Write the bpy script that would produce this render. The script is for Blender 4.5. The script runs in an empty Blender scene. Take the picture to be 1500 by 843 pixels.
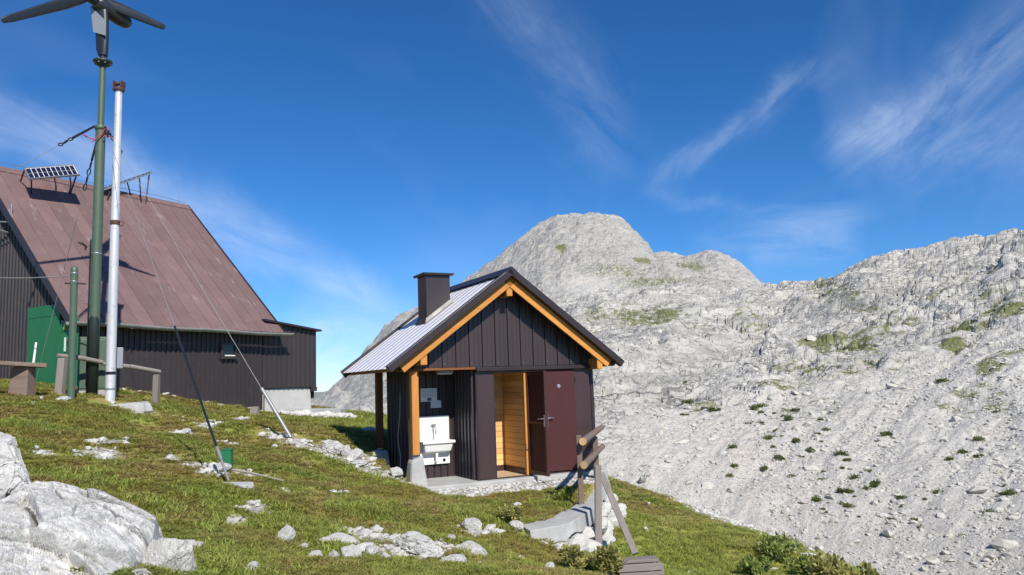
import bpy, bmesh, math, random
import numpy as np
from mathutils import Vector, Matrix
from math import radians, sin, cos, pi

S = bpy.context.scene
COL = S.collection
random.seed(7); RNG = np.random.default_rng(7)

# ---------------------------------------------------------------- camera
CAM = np.array([0., 0., 1.6]); FPX = 1125.; PITCH = radians(7.0); ROLL = radians(2.0)
_fw = np.array([0, cos(PITCH), sin(PITCH)]); _u0 = np.array([0, -sin(PITCH), cos(PITCH)]); _x = np.array([1., 0, 0])
_R = cos(ROLL)*_x - sin(ROLL)*_u0; _U = sin(ROLL)*_x + cos(ROLL)*_u0
cam = bpy.data.cameras.new('camera'); cam.lens = 27.0; cam.sensor_width = 36.0; cam.clip_start = 0.05; cam.clip_end = 40000
camo = bpy.data.objects.new('camera', cam); COL.objects.link(camo)
M4 = Matrix(((_R[0], _U[0], -_fw[0], CAM[0]), (_R[1], _U[1], -_fw[1], CAM[1]), (_R[2], _U[2], -_fw[2], CAM[2]), (0, 0, 0, 1)))
camo.matrix_world = M4
S.camera = camo
def ray(px, py):
    return _fw + _R*(px-750)/FPX + _U*(421.5-py)/FPX
def at(px, py, d):                       # the point seen there at horizontal range d (survey helper)
    v = ray(px, py); return CAM + v*d/math.hypot(v[0], v[1])
def atz(px, py, z):
    v = ray(px, py); return CAM + v*(z-CAM[2])/v[2]
def proj(P):
    q = np.asarray(P, float)-CAM; f = q@_fw; return 750+FPX*(q@_R)/f, 421.5-FPX*(q@_U)/f

# ---------------------------------------------------------------- light
SUN_AZ = radians(26); SUN_EL = radians(42)         # right of straight behind the viewer
sdir = Vector((sin(SUN_AZ)*cos(SUN_EL), -cos(SUN_AZ)*cos(SUN_EL), sin(SUN_EL)))
sl = bpy.data.lights.new('sun', 'SUN'); sl.energy = 4.8; sl.angle = radians(0.53); sl.color = (1.0, 0.955, 0.88)
so = bpy.data.objects.new('sun', sl); COL.objects.link(so); so.rotation_euler = sdir.to_track_quat('Z', 'Y').to_euler()
S.view_settings.view_transform = 'Standard'; S.view_settings.look = 'None'; S.view_settings.exposure = 0.25; S.view_settings.gamma = 1.0
S.cycles.max_bounces = 5; S.cycles.diffuse_bounces = 3; S.cycles.glossy_bounces = 2; S.cycles.transmission_bounces = 2; S.cycles.transparent_max_bounces = 4; S.cycles.caustics_reflective = False; S.cycles.caustics_refractive = False
W = bpy.data.worlds.new('World'); S.world = W; W.use_nodes = True
W.cycles.sampling_method = 'MANUAL'; W.cycles.sample_map_resolution = 128
def world():
    nt = W.node_tree; N = nt.nodes; Lk = nt.links; N.clear()
    def mth(op, a, b=None, c=None, clamp=False):
        n = N.new('ShaderNodeMath'); n.operation = op; n.use_clamp = clamp
        for i, q in enumerate((a, b, c)):
            if q is None: continue
            if isinstance(q, (int, float)): n.inputs[i].default_value = q
            else: Lk.new(q, n.inputs[i])
        return n.outputs[0]
    sky = N.new('ShaderNodeTexSky'); sky.sky_type = 'NISHITA'; sky.sun_disc = False
    sky.sun_elevation = SUN_EL; sky.sun_rotation = pi-SUN_AZ
    sky.altitude = 2000; sky.air_density = 1.0; sky.dust_density = 0.0; sky.ozone_density = 10.0
    tc = N.new('ShaderNodeTexCoord'); D = tc.outputs['Generated']
    def dot(v):
        n = N.new('ShaderNodeVectorMath'); n.operation = 'DOT_PRODUCT'; Lk.new(D, n.inputs[0]); n.inputs[1].default_value = tuple(v); return n.outputs['Value']
    # high cirrus drawn out by the wind: a few long streaks, torn by noise
    def noise(scale, rot, stretch, detail=6, rough=.62):
        mp = N.new('ShaderNodeMapping'); mp.vector_type = 'TEXTURE'; Lk.new(D, mp.inputs['Vector']); mp.inputs['Rotation'].default_value = rot; mp.inputs['Scale'].default_value = stretch
        nz = N.new('ShaderNodeTexNoise'); nz.inputs['Scale'].default_value = scale; nz.inputs['Detail'].default_value = detail; nz.inputs['Roughness'].default_value = rough
        nz.inputs['Distortion'].default_value = .6; Lk.new(mp.outputs[0], nz.inputs['Vector']); return nz.outputs['Fac']
    broad = noise(3.2, (0, 0, 0), (1, 1, 1), 5)
    total = None
    wob = mth('MULTIPLY', mth('SUBTRACT', broad, .5), .16)
    fam = {}
    #      a           b        width px  strength  grain family
    for (a, b, wd, st, sd) in [((-260, 70), (640, 480), 40, .28, 0), ((1215, 262), (1560, -20), 34, .20, 1), ((935, 285), (1250, 70), 20, .155, 1),
                               ((660, -60), (945, 262), 44, .095, 2), ((930, 290), (1180, 298), 11, .09, 3), ((1225, 250), (1600, 150), 52, .15, 1),
                               ((1090, 380), (1270, 388), 34, .15, 3), ((380, 548), (560, 525), 40, .42, 3), ((420, 445), (620, 520), 60, .16, 0), ((1000, 350), (1300, 330), 30, .12, 3)]:
        va = ray(*a); vb = ray(*b); va /= np.linalg.norm(va); vb /= np.linalg.norm(vb)
        m = va+vb; m /= np.linalg.norm(m); t = vb-va; ln = np.linalg.norm(t); t /= ln; n = np.cross(m, t)
        if sd not in fam: fam[sd] = noise(15.0, tuple(Matrix((Vector(t), Vector(n), Vector(m))).transposed().to_euler()), (2.1, .62, 1.0), 8, .66)
        ac = mth('ADD', dot(n), wob)
        al = mth('DIVIDE', dot(t), ln/2)
        g = mth('POWER', 2.718, mth('MULTIPLY', mth('POWER', mth('DIVIDE', mth('ABSOLUTE', ac), wd/FPX), 2.0), -1.0))
        e = mth('SUBTRACT', 1.0, mth('POWER', mth('ABSOLUTE', al), 3.0), None, True)
        gate = mth('GREATER_THAN', dot(m), 0.2)
        dens = mth('ADD', mth('MULTIPLY', fam[sd], .75), -.12) if sd == 0 else mth('SUBTRACT', fam[sd], .34, None, True)
        q = mth('MULTIPLY', mth('MULTIPLY', g, e), mth('MULTIPLY', gate, mth('MULTIPLY', dens, st*(3.0 if sd == 0 else 3.6))))
        total = q if total is None else mth('ADD', total, q)
    thin = mth('MULTIPLY', mth('SUBTRACT', noise(2.2, (0.4, .3, .6), (2.2, .7, 1.0), 4, .6), .52, None, True), .4)
    total = mth('ADD', total, thin, None, True)
    mx = N.new('ShaderNodeMix'); mx.data_type = 'RGBA'
    Lk.new(total, mx.inputs['Factor']); 
    hs = N.new('ShaderNodeHueSaturation'); hs.inputs['Saturation'].default_value = 1.13; hs.inputs['Value'].default_value = 1.10; Lk.new(sky.outputs[0], hs.inputs['Color'])
    Lk.new(hs.outputs[0], mx.inputs['A']); mx.inputs['B'].default_value = (7.6, 8.6, 10.0, 1)
    bg = N.new('ShaderNodeBackground'); bg.inputs['Strength'].default_value = 0.10
    out = N.new('ShaderNodeOutputWorld'); Lk.new(mx.outputs['Result'], bg.inputs['Color']); Lk.new(bg.outputs[0], out.inputs[0])
world()

# ---------------------------------------------------------------- helpers: objects
def link(o, parent=None):
    COL.objects.link(o)
    if parent is not None: o.parent = parent
    return o
def tag(o, label=None, cat=None, group=None, kind=None):
    if label: o['label'] = label
    if cat: o['category'] = cat
    if group: o['group'] = group
    if kind: o['kind'] = kind
    return o
def empty(name, loc=(0, 0, 0), rz=0, parent=None):
    o = bpy.data.objects.new(name, None); o.location = tuple(float(c) for c in loc); o.rotation_euler = (0, 0, rz); o.empty_display_size = .2
    return link(o, parent)
class MB:
    def __init__(s): s.v = []; s.f = []; s.sm = []
    def add(s, vs, fs, smooth=False):
        b = len(s.v); s.v += [tuple(float(c) for c in q) for q in vs]; s.f += [tuple(b+i for i in f) for f in fs]; s.sm += [smooth]*len(fs); return s
    def box(s, x0, x1, y0, y1, z0, z1):
        return s.add([(x0,y0,z0),(x1,y0,z0),(x1,y1,z0),(x0,y1,z0),(x0,y0,z1),(x1,y0,z1),(x1,y1,z1),(x0,y1,z1)],
                     [(0,3,2,1),(4,5,6,7),(0,1,5,4),(1,2,6,5),(2,3,7,6),(3,0,4,7)])
    def hexa(s, p): return s.add(p, [(0,3,2,1),(4,5,6,7),(0,1,5,4),(1,2,6,5),(2,3,7,6),(3,0,4,7)])
    def prism(s, poly, y0, y1):            # polygon in xz, extruded along y
        n = len(poly)
        return s.add([(x, y0, z) for x, z in poly]+[(x, y1, z) for x, z in poly],
                     [tuple(range(n)), tuple(range(2*n-1, n-1, -1))]+[(i, n+i, n+(i+1) % n, (i+1) % n) for i in range(n)])
    def tube(s, p, q, r0, r1=None, n=12, cap=True):
        r1 = r0 if r1 is None else r1
        p = Vector(p); q = Vector(q); d = (q-p).normalized(); a = d.orthogonal().normalized(); b = d.cross(a)
        vs = [p+(a*cos(2*pi*i/n)+b*sin(2*pi*i/n))*r0 for i in range(n)]+[q+(a*cos(2*pi*i/n)+b*sin(2*pi*i/n))*r1 for i in range(n)]
        s.add(vs, [(i, (i+1) % n, n+(i+1) % n, n+i) for i in range(n)], True)
        if cap: s.add(vs, [tuple(range(n-1, -1, -1)), tuple(range(n, 2*n))])
        return s
    def path(s, pts, r, n=8):
        pts = [Vector(p) for p in pts]; rings = []
        rr = r if isinstance(r, (list, tuple)) else [r]*len(pts)
        up = None
        for i, p in enumerate(pts):
            d = (pts[min(i+1, len(pts)-1)]-pts[max(i-1, 0)]).normalized()
            a = d.orthogonal().normalized() if up is None else (up-d*up.dot(d)).normalized()
            up = a; b = d.cross(a); rings.append([p+(a*cos(2*pi*k/n)+b*sin(2*pi*k/n))*rr[i] for k in range(n)])
        vs = [v for R_ in rings for v in R_]; fs = []
        for i in range(len(pts)-1):
            for k in range(n): fs.append((i*n+k, i*n+(k+1) % n, (i+1)*n+(k+1) % n, (i+1)*n+k))
        s.add(vs, fs, True); m = len(vs)
        s.add(vs, [tuple(range(n-1, -1, -1)), tuple(range(m-n, m))]); return s
    def lathe(s, prof, c=(0, 0, 0), axis=(0, 0, 1), n=20):
        c = Vector(c); d = Vector(axis).normalized(); a = d.orthogonal().normalized(); b = d.cross(a); vs = []
        for r, h in prof: vs += [c+d*h+(a*cos(2*pi*k/n)+b*sin(2*pi*k/n))*r for k in range(n)]
        fs = [(i*n+k, i*n+(k+1) % n, (i+1)*n+(k+1) % n, (i+1)*n+k) for i in range(len(prof)-1) for k in range(n)]
        s.add(vs, fs, True); m = len(vs); s.add(vs, [tuple(range(n-1, -1, -1)), tuple(range(m-n, m))]); return s
    def build(s, name, mat, parent=None, bevel=0, loc=None):
        me = bpy.data.meshes.new(name); me.from_pydata(s.v, [], s.f); me.polygons.foreach_set('use_smooth', s.sm); me.update()
        bm = bmesh.new(); bm.from_mesh(me); bmesh.ops.recalc_face_normals(bm, faces=bm.faces); bm.to_mesh(me); bm.free()
        o = bpy.data.objects.new(name, me); me.materials.append(mat); link(o, parent)
        if loc is not None: o.location = tuple(float(c) for c in loc)
        if bevel:
            b = o.modifiers.new('bevel', 'BEVEL'); b.width = bevel; b.segments = 2; b.limit_method = 'ANGLE'; b.angle_limit = radians(40)
        return o
def box(name, mat, parent, *d, bevel=0): return MB().box(*d).build(name, mat, parent, bevel)
def grid_mesh(name, V, nr, nc, mat, smooth=True, attrs=None):
    me = bpy.data.meshes.new(name); nv = len(V); i = np.arange(nr-1)[:, None]*nc+np.arange(nc-1)[None, :]
    q = np.stack([i, i+1, i+nc+1, i+nc], -1).reshape(-1, 4)
    me.vertices.add(nv); me.vertices.foreach_set('co', V.astype(np.float32).ravel())
    me.loops.add(q.size); me.loops.foreach_set('vertex_index', q.astype(np.int32).ravel())
    me.polygons.add(len(q)); me.polygons.foreach_set('loop_start', np.arange(0, q.size, 4, dtype=np.int32))
    me.polygons.foreach_set('use_smooth', np.full(len(q), smooth))
    me.update(calc_edges=True)
    for k, a in (attrs or {}).items():
        at_ = me.attributes.new(k, 'FLOAT', 'POINT'); at_.data.foreach_set('value', a.astype(np.float32).ravel())
    me.materials.append(mat); o = bpy.data.objects.new(name, me); return link(o)

# ---------------------------------------------------------------- helpers: numpy noise
_perm = RNG.permutation(512); _perm = np.concatenate([_perm]*3)
def _h(i, j, s=0): return _perm[(_perm[(i+s*37) & 511]+j) & 511]
_ga = RNG.random(512)*2*pi; _gx = np.cos(_ga); _gy = np.sin(_ga); _rv = RNG.random(512); _rw = RNG.random(512)
def pn(x, y, s=0):                        # gradient noise, about -0.7..0.7
    xi = np.floor(x).astype(np.int64); yi = np.floor(y).astype(np.int64); xf = x-xi; yf = y-yi
    u = xf*xf*xf*(xf*(xf*6-15)+10); v = yf*yf*yf*(yf*(yf*6-15)+10)
    def g(a, b):
        h = _h(xi+a, yi+b, s); return _gx[h]*(xf-a)+_gy[h]*(yf-b)
    return (g(0,0)*(1-u)+g(1,0)*u)*(1-v)+(g(0,1)*(1-u)+g(1,1)*u)*v
def worley(x, y, s=0):                    # nearest distance, second minus nearest, cell value
    xi = np.floor(x).astype(np.int64); yi = np.floor(y).astype(np.int64)
    d1 = np.full(x.shape, 9.); d2 = np.full(x.shape, 9.); cv = np.zeros(x.shape)
    for a in (-1, 0, 1):
        for b in (-1, 0, 1):
            h = _h(xi+a, yi+b, s); dx = xi+a+_rv[h]-x; dy = yi+b+_rw[h]-y; d = dx*dx+dy*dy
            n1 = d < d1; d2 = np.where(n1, d1, np.minimum(d2, d)); cv = np.where(n1, _rv[(h*7+3) & 511], cv); d1 = np.where(n1, d, d1)
    return np.sqrt(d1), np.sqrt(d2)-np.sqrt(d1), cv
def fbm(x, y, o=4, s=0):
    r = 0; a = 1.
    for k in range(o): r = r+a*pn(x*2**k+k*17.3, y*2**k-k*9.1, s+k); a *= .5
    return r
def sstep(a, b, x): t = np.clip((x-a)/(b-a), 0, 1); return t*t*(3-2*t)

# ---------------------------------------------------------------- materials
class NT:
    def __init__(s, name):
        s.m = bpy.data.materials.new(name); s.m.use_nodes = True; s.t = s.m.node_tree; s.N = s.t.nodes; s.L = s.t.links
        s.b = s.N['Principled BSDF']; s.tc = None
    def n(s, typ, **kw):
        q = s.N.new(typ)
        for k, v in kw.items(): setattr(q, k, v)
        return q
    def set(s, sock, v):
        if isinstance(v, bpy.types.NodeSocket): s.L.new(v, sock)
        elif isinstance(v, (int, float)): sock.default_value = v
        else: sock.default_value = tuple(v) if len(v) == 4 or sock.type == 'VECTOR' else (*v, 1)
    def co(s, kind='Object'):
        if kind == 'World': return s.n('ShaderNodeNewGeometry').outputs['Position']
        if not s.tc: s.tc = s.n('ShaderNodeTexCoord')
        return s.tc.outputs[kind]
    def mapd(s, sc, kind='Object', rot=(0, 0, 0)):
        m = s.n('ShaderNodeMapping'); s.L.new(s.co(kind), m.inputs[0]); m.inputs['Scale'].default_value = sc; m.inputs['Rotation'].default_value = rot; return m.outputs[0]
    def noise(s, scale, vec=None, detail=5, rough=.55, dist=0):
        q = s.n('ShaderNodeTexNoise'); q.inputs['Scale'].default_value = scale; q.inputs['Detail'].default_value = detail; q.inputs['Roughness'].default_value = rough; q.inputs['Distortion'].default_value = dist
        s.L.new(vec if vec is not None else s.co(), q.inputs['Vector']); return q.outputs['Fac']
    def vor(s, scale, vec=None, feat='F1', out='Distance'):
        q = s.n('ShaderNodeTexVoronoi', feature=feat); q.inputs['Scale'].default_value = scale; s.L.new(vec if vec is not None else s.co(), q.inputs['Vector']); return q.outputs[out]
    def ramp(s, f, stops):
        q = s.n('ShaderNodeValToRGB'); s.L.new(f, q.inputs[0]); e = q.color_ramp.elements
        while len(e) < len(stops): e.new(.5)
        for k, (p, c) in enumerate(stops):
            e[k].position = p; e[k].color = (c, c, c, 1) if isinstance(c, (int, float)) else (*c, 1)
        return q.outputs[0]
    def mix(s, f, a, b, mode='MIX'):
        q = s.n('ShaderNodeMix', data_type='RGBA', blend_type=mode); s.set(q.inputs['Factor'], f); s.set(q.inputs['A'], a); s.set(q.inputs['B'], b); return q.outputs['Result']
    def math(s, op, a, b=0., clamp=False):
        q = s.n('ShaderNodeMath', operation=op, use_clamp=clamp); s.set(q.inputs[0], a); s.set(q.inputs[1], b); return q.outputs[0]
    def attr(s, name): q = s.n('ShaderNodeAttribute', attribute_name=name); return q.outputs['Fac']
    def rnd(s): return s.n('ShaderNodeObjectInfo').outputs['Random']
    def bump(s, h, strength=.5, dist=.01, prev=None):
        q = s.n('ShaderNodeBump'); q.inputs['Strength'].default_value = strength; q.inputs['Distance'].default_value = dist; s.L.new(h, q.inputs['Height'])
        if prev is not None: s.L.new(prev, q.inputs['Normal'])
        s.L.new(q.outputs[0], s.b.inputs['Normal']); return q.outputs[0]
    def out(s, col=None, rough=None, metal=None, spec=None):
        for k, v in (('Base Color', col), ('Roughness', rough), ('Metallic', metal), ('Specular IOR Level', spec)):
            if v is not None: s.set(s.b.inputs[k], v)
        return s.m
def mat_paint(name, c, rough=.45, var=.18, wear=None, metal=0., spec=.5, scale=3., bump=.05, streak=True):
    m = NT(name); v = m.mapd((1, 1, .18 if streak else 1)); n = m.noise(scale, v, 6, .6); n2 = m.noise(scale*9, None, 4, .6)
    col = m.mix(m.math('MULTIPLY', n, 1.0), [q*(1-var) for q in c], [min(1, q*(1+var)) for q in c])
    col = m.mix(m.ramp(n2, [(.55, 0.), (.8, .35)]), col, [q*.6+.03 for q in c])
    if wear: col = m.mix(m.ramp(m.noise(scale*2.3, None, 8, .7), [(.56, 0.), (.68, 1.)]), col, wear)
    r = m.math('ADD', rough-.12, m.math('MULTIPLY', n, .25))
    m.bump(n2, .25, bump*.05)
    return m.out(col, r, metal, spec)
def mat_wood(name, c, c2, axis='x', rough=.6, scale=1., weathered=0.):
    m = NT(name); sc = {'x': (.6, 9, 9), 'y': (9, .6, 9), 'z': (9, 9, .6)}[axis]
    v = m.mapd(tuple(q*scale for q in sc)); g = m.noise(1.6, v, 8, .65, .8); k = m.noise(.8, v, 3)
    col = m.mix(m.ramp(g, [(.3, 0.), (.7, 1.)]), c, c2)
    col = m.mix(m.ramp(m.vor(2.2*scale), [(.0, 1.), (.09, .0)]), col, [q*.45 for q in c2])
    hv = m.n('ShaderNodeHueSaturation'); m.L.new(col, hv.inputs['Color']); m.L.new(m.math('ADD', .82, m.math('MULTIPLY', m.rnd(), .36)), hv.inputs['Value'])
    col = hv.outputs[0]
    if weathered: col = m.mix(m.math('MULTIPLY', k, weathered), col, (.30, .27, .24))
    m.bump(g, .35, .004)
    return m.out(col, rough, 0, .3)
MT = {}
MT['brown'] = mat_paint('brown_sheet_metal', (.043, .029, .031), .42, .16, metal=.0, spec=.5)
MT['brown_flat'] = mat_paint('brown_flat_sheet', (.052, .030, .031), .38, .12)
MT['door'] = mat_paint('maroon_door_paint', (.068, .022, .021), .6, .12, spec=.25)
MT['door_in'] = mat_paint('maroon_door_inner', (.060, .022, .018), .35, .12)
MT['dark'] = mat_paint('dark_flashing', (.030, .020, .021), .4, .15)
MT['chim'] = mat_paint('chimney_sheet', (.030, .022, .024), .4, .14)
MT['hutwall'] = mat_paint('old_brown_corrugated', (.037, .029, .030), .5, .28, wear=(.050, .040, .040), scale=1.2)
MT['gutter'] = mat_paint('weathered_gutter', (.22, .23, .21), .5, .3, wear=(.32, .32, .30), metal=.1, streak=False)
MT['green'] = mat_paint('green_pole_paint', (.075, .115, .075), .45, .22, wear=(.10, .14, .10))
MT['green_dark'] = mat_paint('dark_green_paint', (.012, .022, .020), .5, .2)
MT['greendoor'] = mat_paint('bright_green_door', (.016, .150, .058), .5, .2, wear=(.028, .18, .075))
MT['silver'] = mat_paint('galvanised_silver', (.64, .63, .64), .42, .2, wear=(.40, .36, .34), metal=.3, scale=4.)
MT['rust'] = mat_paint('rusty_iron', (.075, .034, .024), .75, .4, wear=(.10, .045, .03), streak=False)
MT['steel'] = mat_paint('zinc_steel', (.34, .35, .37), .4, .2, metal=.6, streak=False)
MT['chrome'] = mat_paint('bright_metal', (.65, .65, .66), .22, .08, metal=.9, streak=False)
MT['black'] = mat_paint('black_plastic', (.014, .014, .017), .35, .3, streak=False)
MT['wire'] = mat_paint('wire_rope', (.26, .26, .27), .4, .2, metal=.2, streak=False)
MT['turb'] = mat_paint('turbine_dark', (.022, .025, .032), .32, .2, streak=False)
MT['turbgrey'] = mat_paint('turbine_grey', (.26, .28, .31), .4, .15, streak=False)
MT['white'] = mat_paint('white_enamel', (.80, .79, .74), .25, .04, streak=False)
MT['paper'] = mat_paint('notice_sheet', (.80, .80, .80), .5, .06, streak=False)
MT['ink'] = mat_paint('notice_ink', (.10, .11, .13), .6, .1, streak=False)
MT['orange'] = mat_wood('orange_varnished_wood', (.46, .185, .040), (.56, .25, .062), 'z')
MT['orange_x'] = mat_wood('orange_varnished_board', (.50, .20, .042), (.60, .27, .066), 'x')
MT['brownwood'] = mat_wood('stained_post_wood', (.10, .038, .016), (.15, .058, .022), 'z')
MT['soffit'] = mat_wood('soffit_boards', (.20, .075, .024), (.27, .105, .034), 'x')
MT['pine'] = mat_wood('pine_lining', (.70, .42, .16), (.82, .54, .23), 'x')
MT['greywood'] = mat_wood('weathered_grey_wood', (.17, .145, .125), (.26, .225, .20), 'x', .8, 1., .5)
MT['greywood_z'] = mat_wood('weathered_grey_post', (.17, .145, .125), (.26, .225, .20), 'z', .8, 1., .5)
MT['railwood'] = mat_wood('brown_rail_wood', (.16, .105, .078), (.22, .155, .115), 'z', .75, 1., .3)
MT['rawwood'] = mat_wood('raw_log_end', (.40, .25, .12), (.52, .34, .18), 'z', .7)
MT['benchwood'] = mat_wood('brown_bench_wood', (.14, .085, .06), (.21, .135, .10), 'x', .7, 1., .45)
MT['floorwood'] = mat_wood('pale_floor', (.50, .38, .24), (.58, .45, .30), 'y')

def mk_concrete(name, c=(.46, .455, .44), dark=(.33, .325, .31)):
    m = NT(name); n = m.noise(2.4, None, 8, .65); n2 = m.noise(38, None, 4, .6); p = m.vor(24)
    col = m.mix(m.ramp(n, [(.32, 0.), (.68, 1.)]), dark, c); col = m.mix(m.ramp(n2, [(.35, .35), (.6, 0.)]), col, [q*.7 for q in c])
    b = m.bump(n, .4, .02); m.bump(m.math('ADD', n2, m.ramp(p, [(0, 0.), (.2, .5)])), .5, .006, b)
    return m.out(col, .9, 0, .25)
MT['concrete'] = mk_concrete('concrete')
MT['masonry'] = mk_concrete('rough_masonry', (.56, .55, .52), (.44, .43, .41))

def mk_rock(name, c1=(.66, .645, .61), c2=(.47, .455, .425), sc=1., crack=True, moss=.0):
    m = NT(name); P = m.co('Object'); n = m.noise(1.6*sc, P, 9, .66, .3); n2 = m.noise(9*sc, P, 7, .7); n3 = m.noise(46*sc, P, 4, .65)
    col = m.mix(m.ramp(n, [(.34, 0.), (.62, 1.)]), c2, c1)
    col = m.mix(m.ramp(n2, [(.50, 0.), (.70, .7)]), col, [q*.5 for q in c2])
    col = m.mix(m.ramp(n3, [(.56, 0.), (.72, .45)]), col, (.20, .195, .185))
    col = m.mix(m.ramp(m.noise(2.7*sc, P, 6, .6), [(.60, 0.), (.72, .22)]), col, (.44, .38, .30))
    if moss: col = m.mix(m.ramp(m.noise(3.4*sc, P, 6, .7), [(.62, 0.), (.70, moss)]), col, (.12, .12, .05))
    vv = m.n('ShaderNodeVectorMath', operation='ADD'); m.L.new(P, vv.inputs[0])
    nv = m.n('ShaderNodeTexNoise'); nv.inputs['Scale'].default_value = 3*sc; m.L.new(P, nv.inputs['Vector']); m.L.new(nv.outputs['Color'], vv.inputs[1])
    cr = m.vor(1.7*sc, vv.outputs[0], 'DISTANCE_TO_EDGE'); cr2 = m.vor(5.2*sc, vv.outputs[0], 'DISTANCE_TO_EDGE')
    cm = m.ramp(cr, [(.0, 1.), (.028, 0.)])
    col = m.mix(m.math('MULTIPLY', cm, m.ramp(n, [(.45, 0.), (.6, .55)])), col, (.15, .14, .13))
    h = m.math('ADD', m.math('MULTIPLY', n2, 1.), m.math('MULTIPLY', m.ramp(cr, [(.0, 0.), (.04, 1.)]), .12))
    b = m.bump(h, .55, .05/sc); m.bump(n3, .5, .010/sc, b)
    return m.out(col, .92, 0, .2)
MT['rock'] = mk_rock('limestone_rock', moss=.35)
MT['rock_m'] = mk_rock('scree_stone', (.60, .57, .505), (.47, .445, .395), 2.)
MT['rock_s'] = mk_rock('limestone_stone', (.68, .66, .615), (.50, .485, .45), 3.)

def grass_color(m, P):
    big = m.noise(.55, P, 4, .6); mid = m.noise(2.1, P, 6, .7, .5); fine = m.noise(9, P, 5, .7)
    col = m.mix(m.ramp(mid, [(.34, 0.), (.64, 1.)]), (.305, .270, .074), (.320, .315, .074))
    col = m.mix(m.ramp(big, [(.52, 0.), (.66, .75)]), col, (.215, .290, .060))                    # fresher turf
    col = m.mix(m.ramp(m.noise(1.2, P, 6, .72, .7), [(.47, 0.), (.64, .85)]), col, (.420, .325, .140))   # bleached heath
    col = m.mix(m.ramp(fine, [(.54, 0.), (.72, .7)]), col, (.315, .180, .098))                    # reddish bilberry
    col = m.mix(m.ramp(m.noise(4.6, P, 4, .6), [(.66, 0.), (.74, .6)]), col, (.38, .34, .25))     # bare specks
    return col
def mk_ground():
    m = NT('alpine_turf'); P = m.co('World'); col = grass_color(m, P)
    bare = m.attr('bare'); lush = m.attr('lush')
    col = m.mix(m.math('MULTIPLY', lush, .75), col, m.mix(m.noise(1.6, P, 5, .6), (.300, .320, .078), (.310, .385, .080)))
    st = m.vor(16, P); stn = m.noise(5, P, 6, .7)
    bc = m.mix(m.ramp(stn, [(.35, 0.), (.6, 1.)]), (.36, .315, .26), (.66, .64, .60)); bc = m.mix(m.ramp(st, [(.3, 0.), (.62, .55)]), bc, (.22, .19, .15))
    col = m.mix(m.ramp(m.math('ADD', bare, m.math('MULTIPLY', m.math('SUBTRACT', m.noise(7, P, 6, .7), .5), .9)), [(.42, 0.), (.56, 1.)]), col, bc)
    b = m.bump(m.noise(14, P, 6, .7), .8, .05); m.bump(m.noise(70, P, 4, .7), .8, .012, b)
    return m.out(col, .95, 0, .1)
MT['turf'] = mk_ground()
def translucent(m, col, f):
    t = m.n('ShaderNodeBsdfTranslucent'); m.L.new(col, t.inputs['Color']); x = m.n('ShaderNodeMixShader'); x.inputs[0].default_value = f
    m.L.new(m.b.outputs[0], x.inputs[1]); m.L.new(t.outputs[0], x.inputs[2]); m.L.new(x.outputs[0], m.N['Material Output'].inputs[0])
def mk_blade():
    m = NT('grass_blade'); P = m.n('ShaderNodeAttribute', attribute_name='tuft_pos', attribute_type='INSTANCER').outputs['Vector']
    col = grass_color(m, P); lush = m.n('ShaderNodeAttribute', attribute_name='tuft_lush', attribute_type='INSTANCER').outputs['Fac']
    col = m.mix(m.math('MULTIPLY', lush, .75), col, (.300, .370, .076))
    hv = m.n('ShaderNodeHueSaturation'); m.L.new(col, hv.inputs['Color']); m.L.new(m.math('ADD', .8, m.math('MULTIPLY', m.rnd(), .6)), hv.inputs['Value'])
    m.L.new(m.math('ADD', .485, m.math('MULTIPLY', m.rnd(), .025)), hv.inputs['Hue'])
    m.out(hv.outputs[0], .6, 0, .2); translucent(m, hv.outputs[0], .42); return m.m
MT['blade'] = mk_blade()
def mk_leaf(name, a, b_):
    m = NT(name); P = m.co('Object'); g = m.n('ShaderNodeNewGeometry').outputs['Random Per Island']
    col = m.mix(g, a, b_); col = m.mix(m.ramp(m.noise(6, P, 3), [(.45, 0.), (.7, .6)]), col, [q*1.35 for q in b_])
    m.out(col, .55, 0, .25); translucent(m, col, .35); return m.m
MT['leaf'] = mk_leaf('bush_leaf', (.160, .225, .050), (.30, .33, .085))
MT['leaf2'] = mk_leaf('yellow_bush_leaf', (.190, .210, .055), (.42, .38, .130))
MT['leaf3'] = mk_leaf('cushion_shrub_leaf', (.075, .100, .034), (.17, .20, .065))

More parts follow.
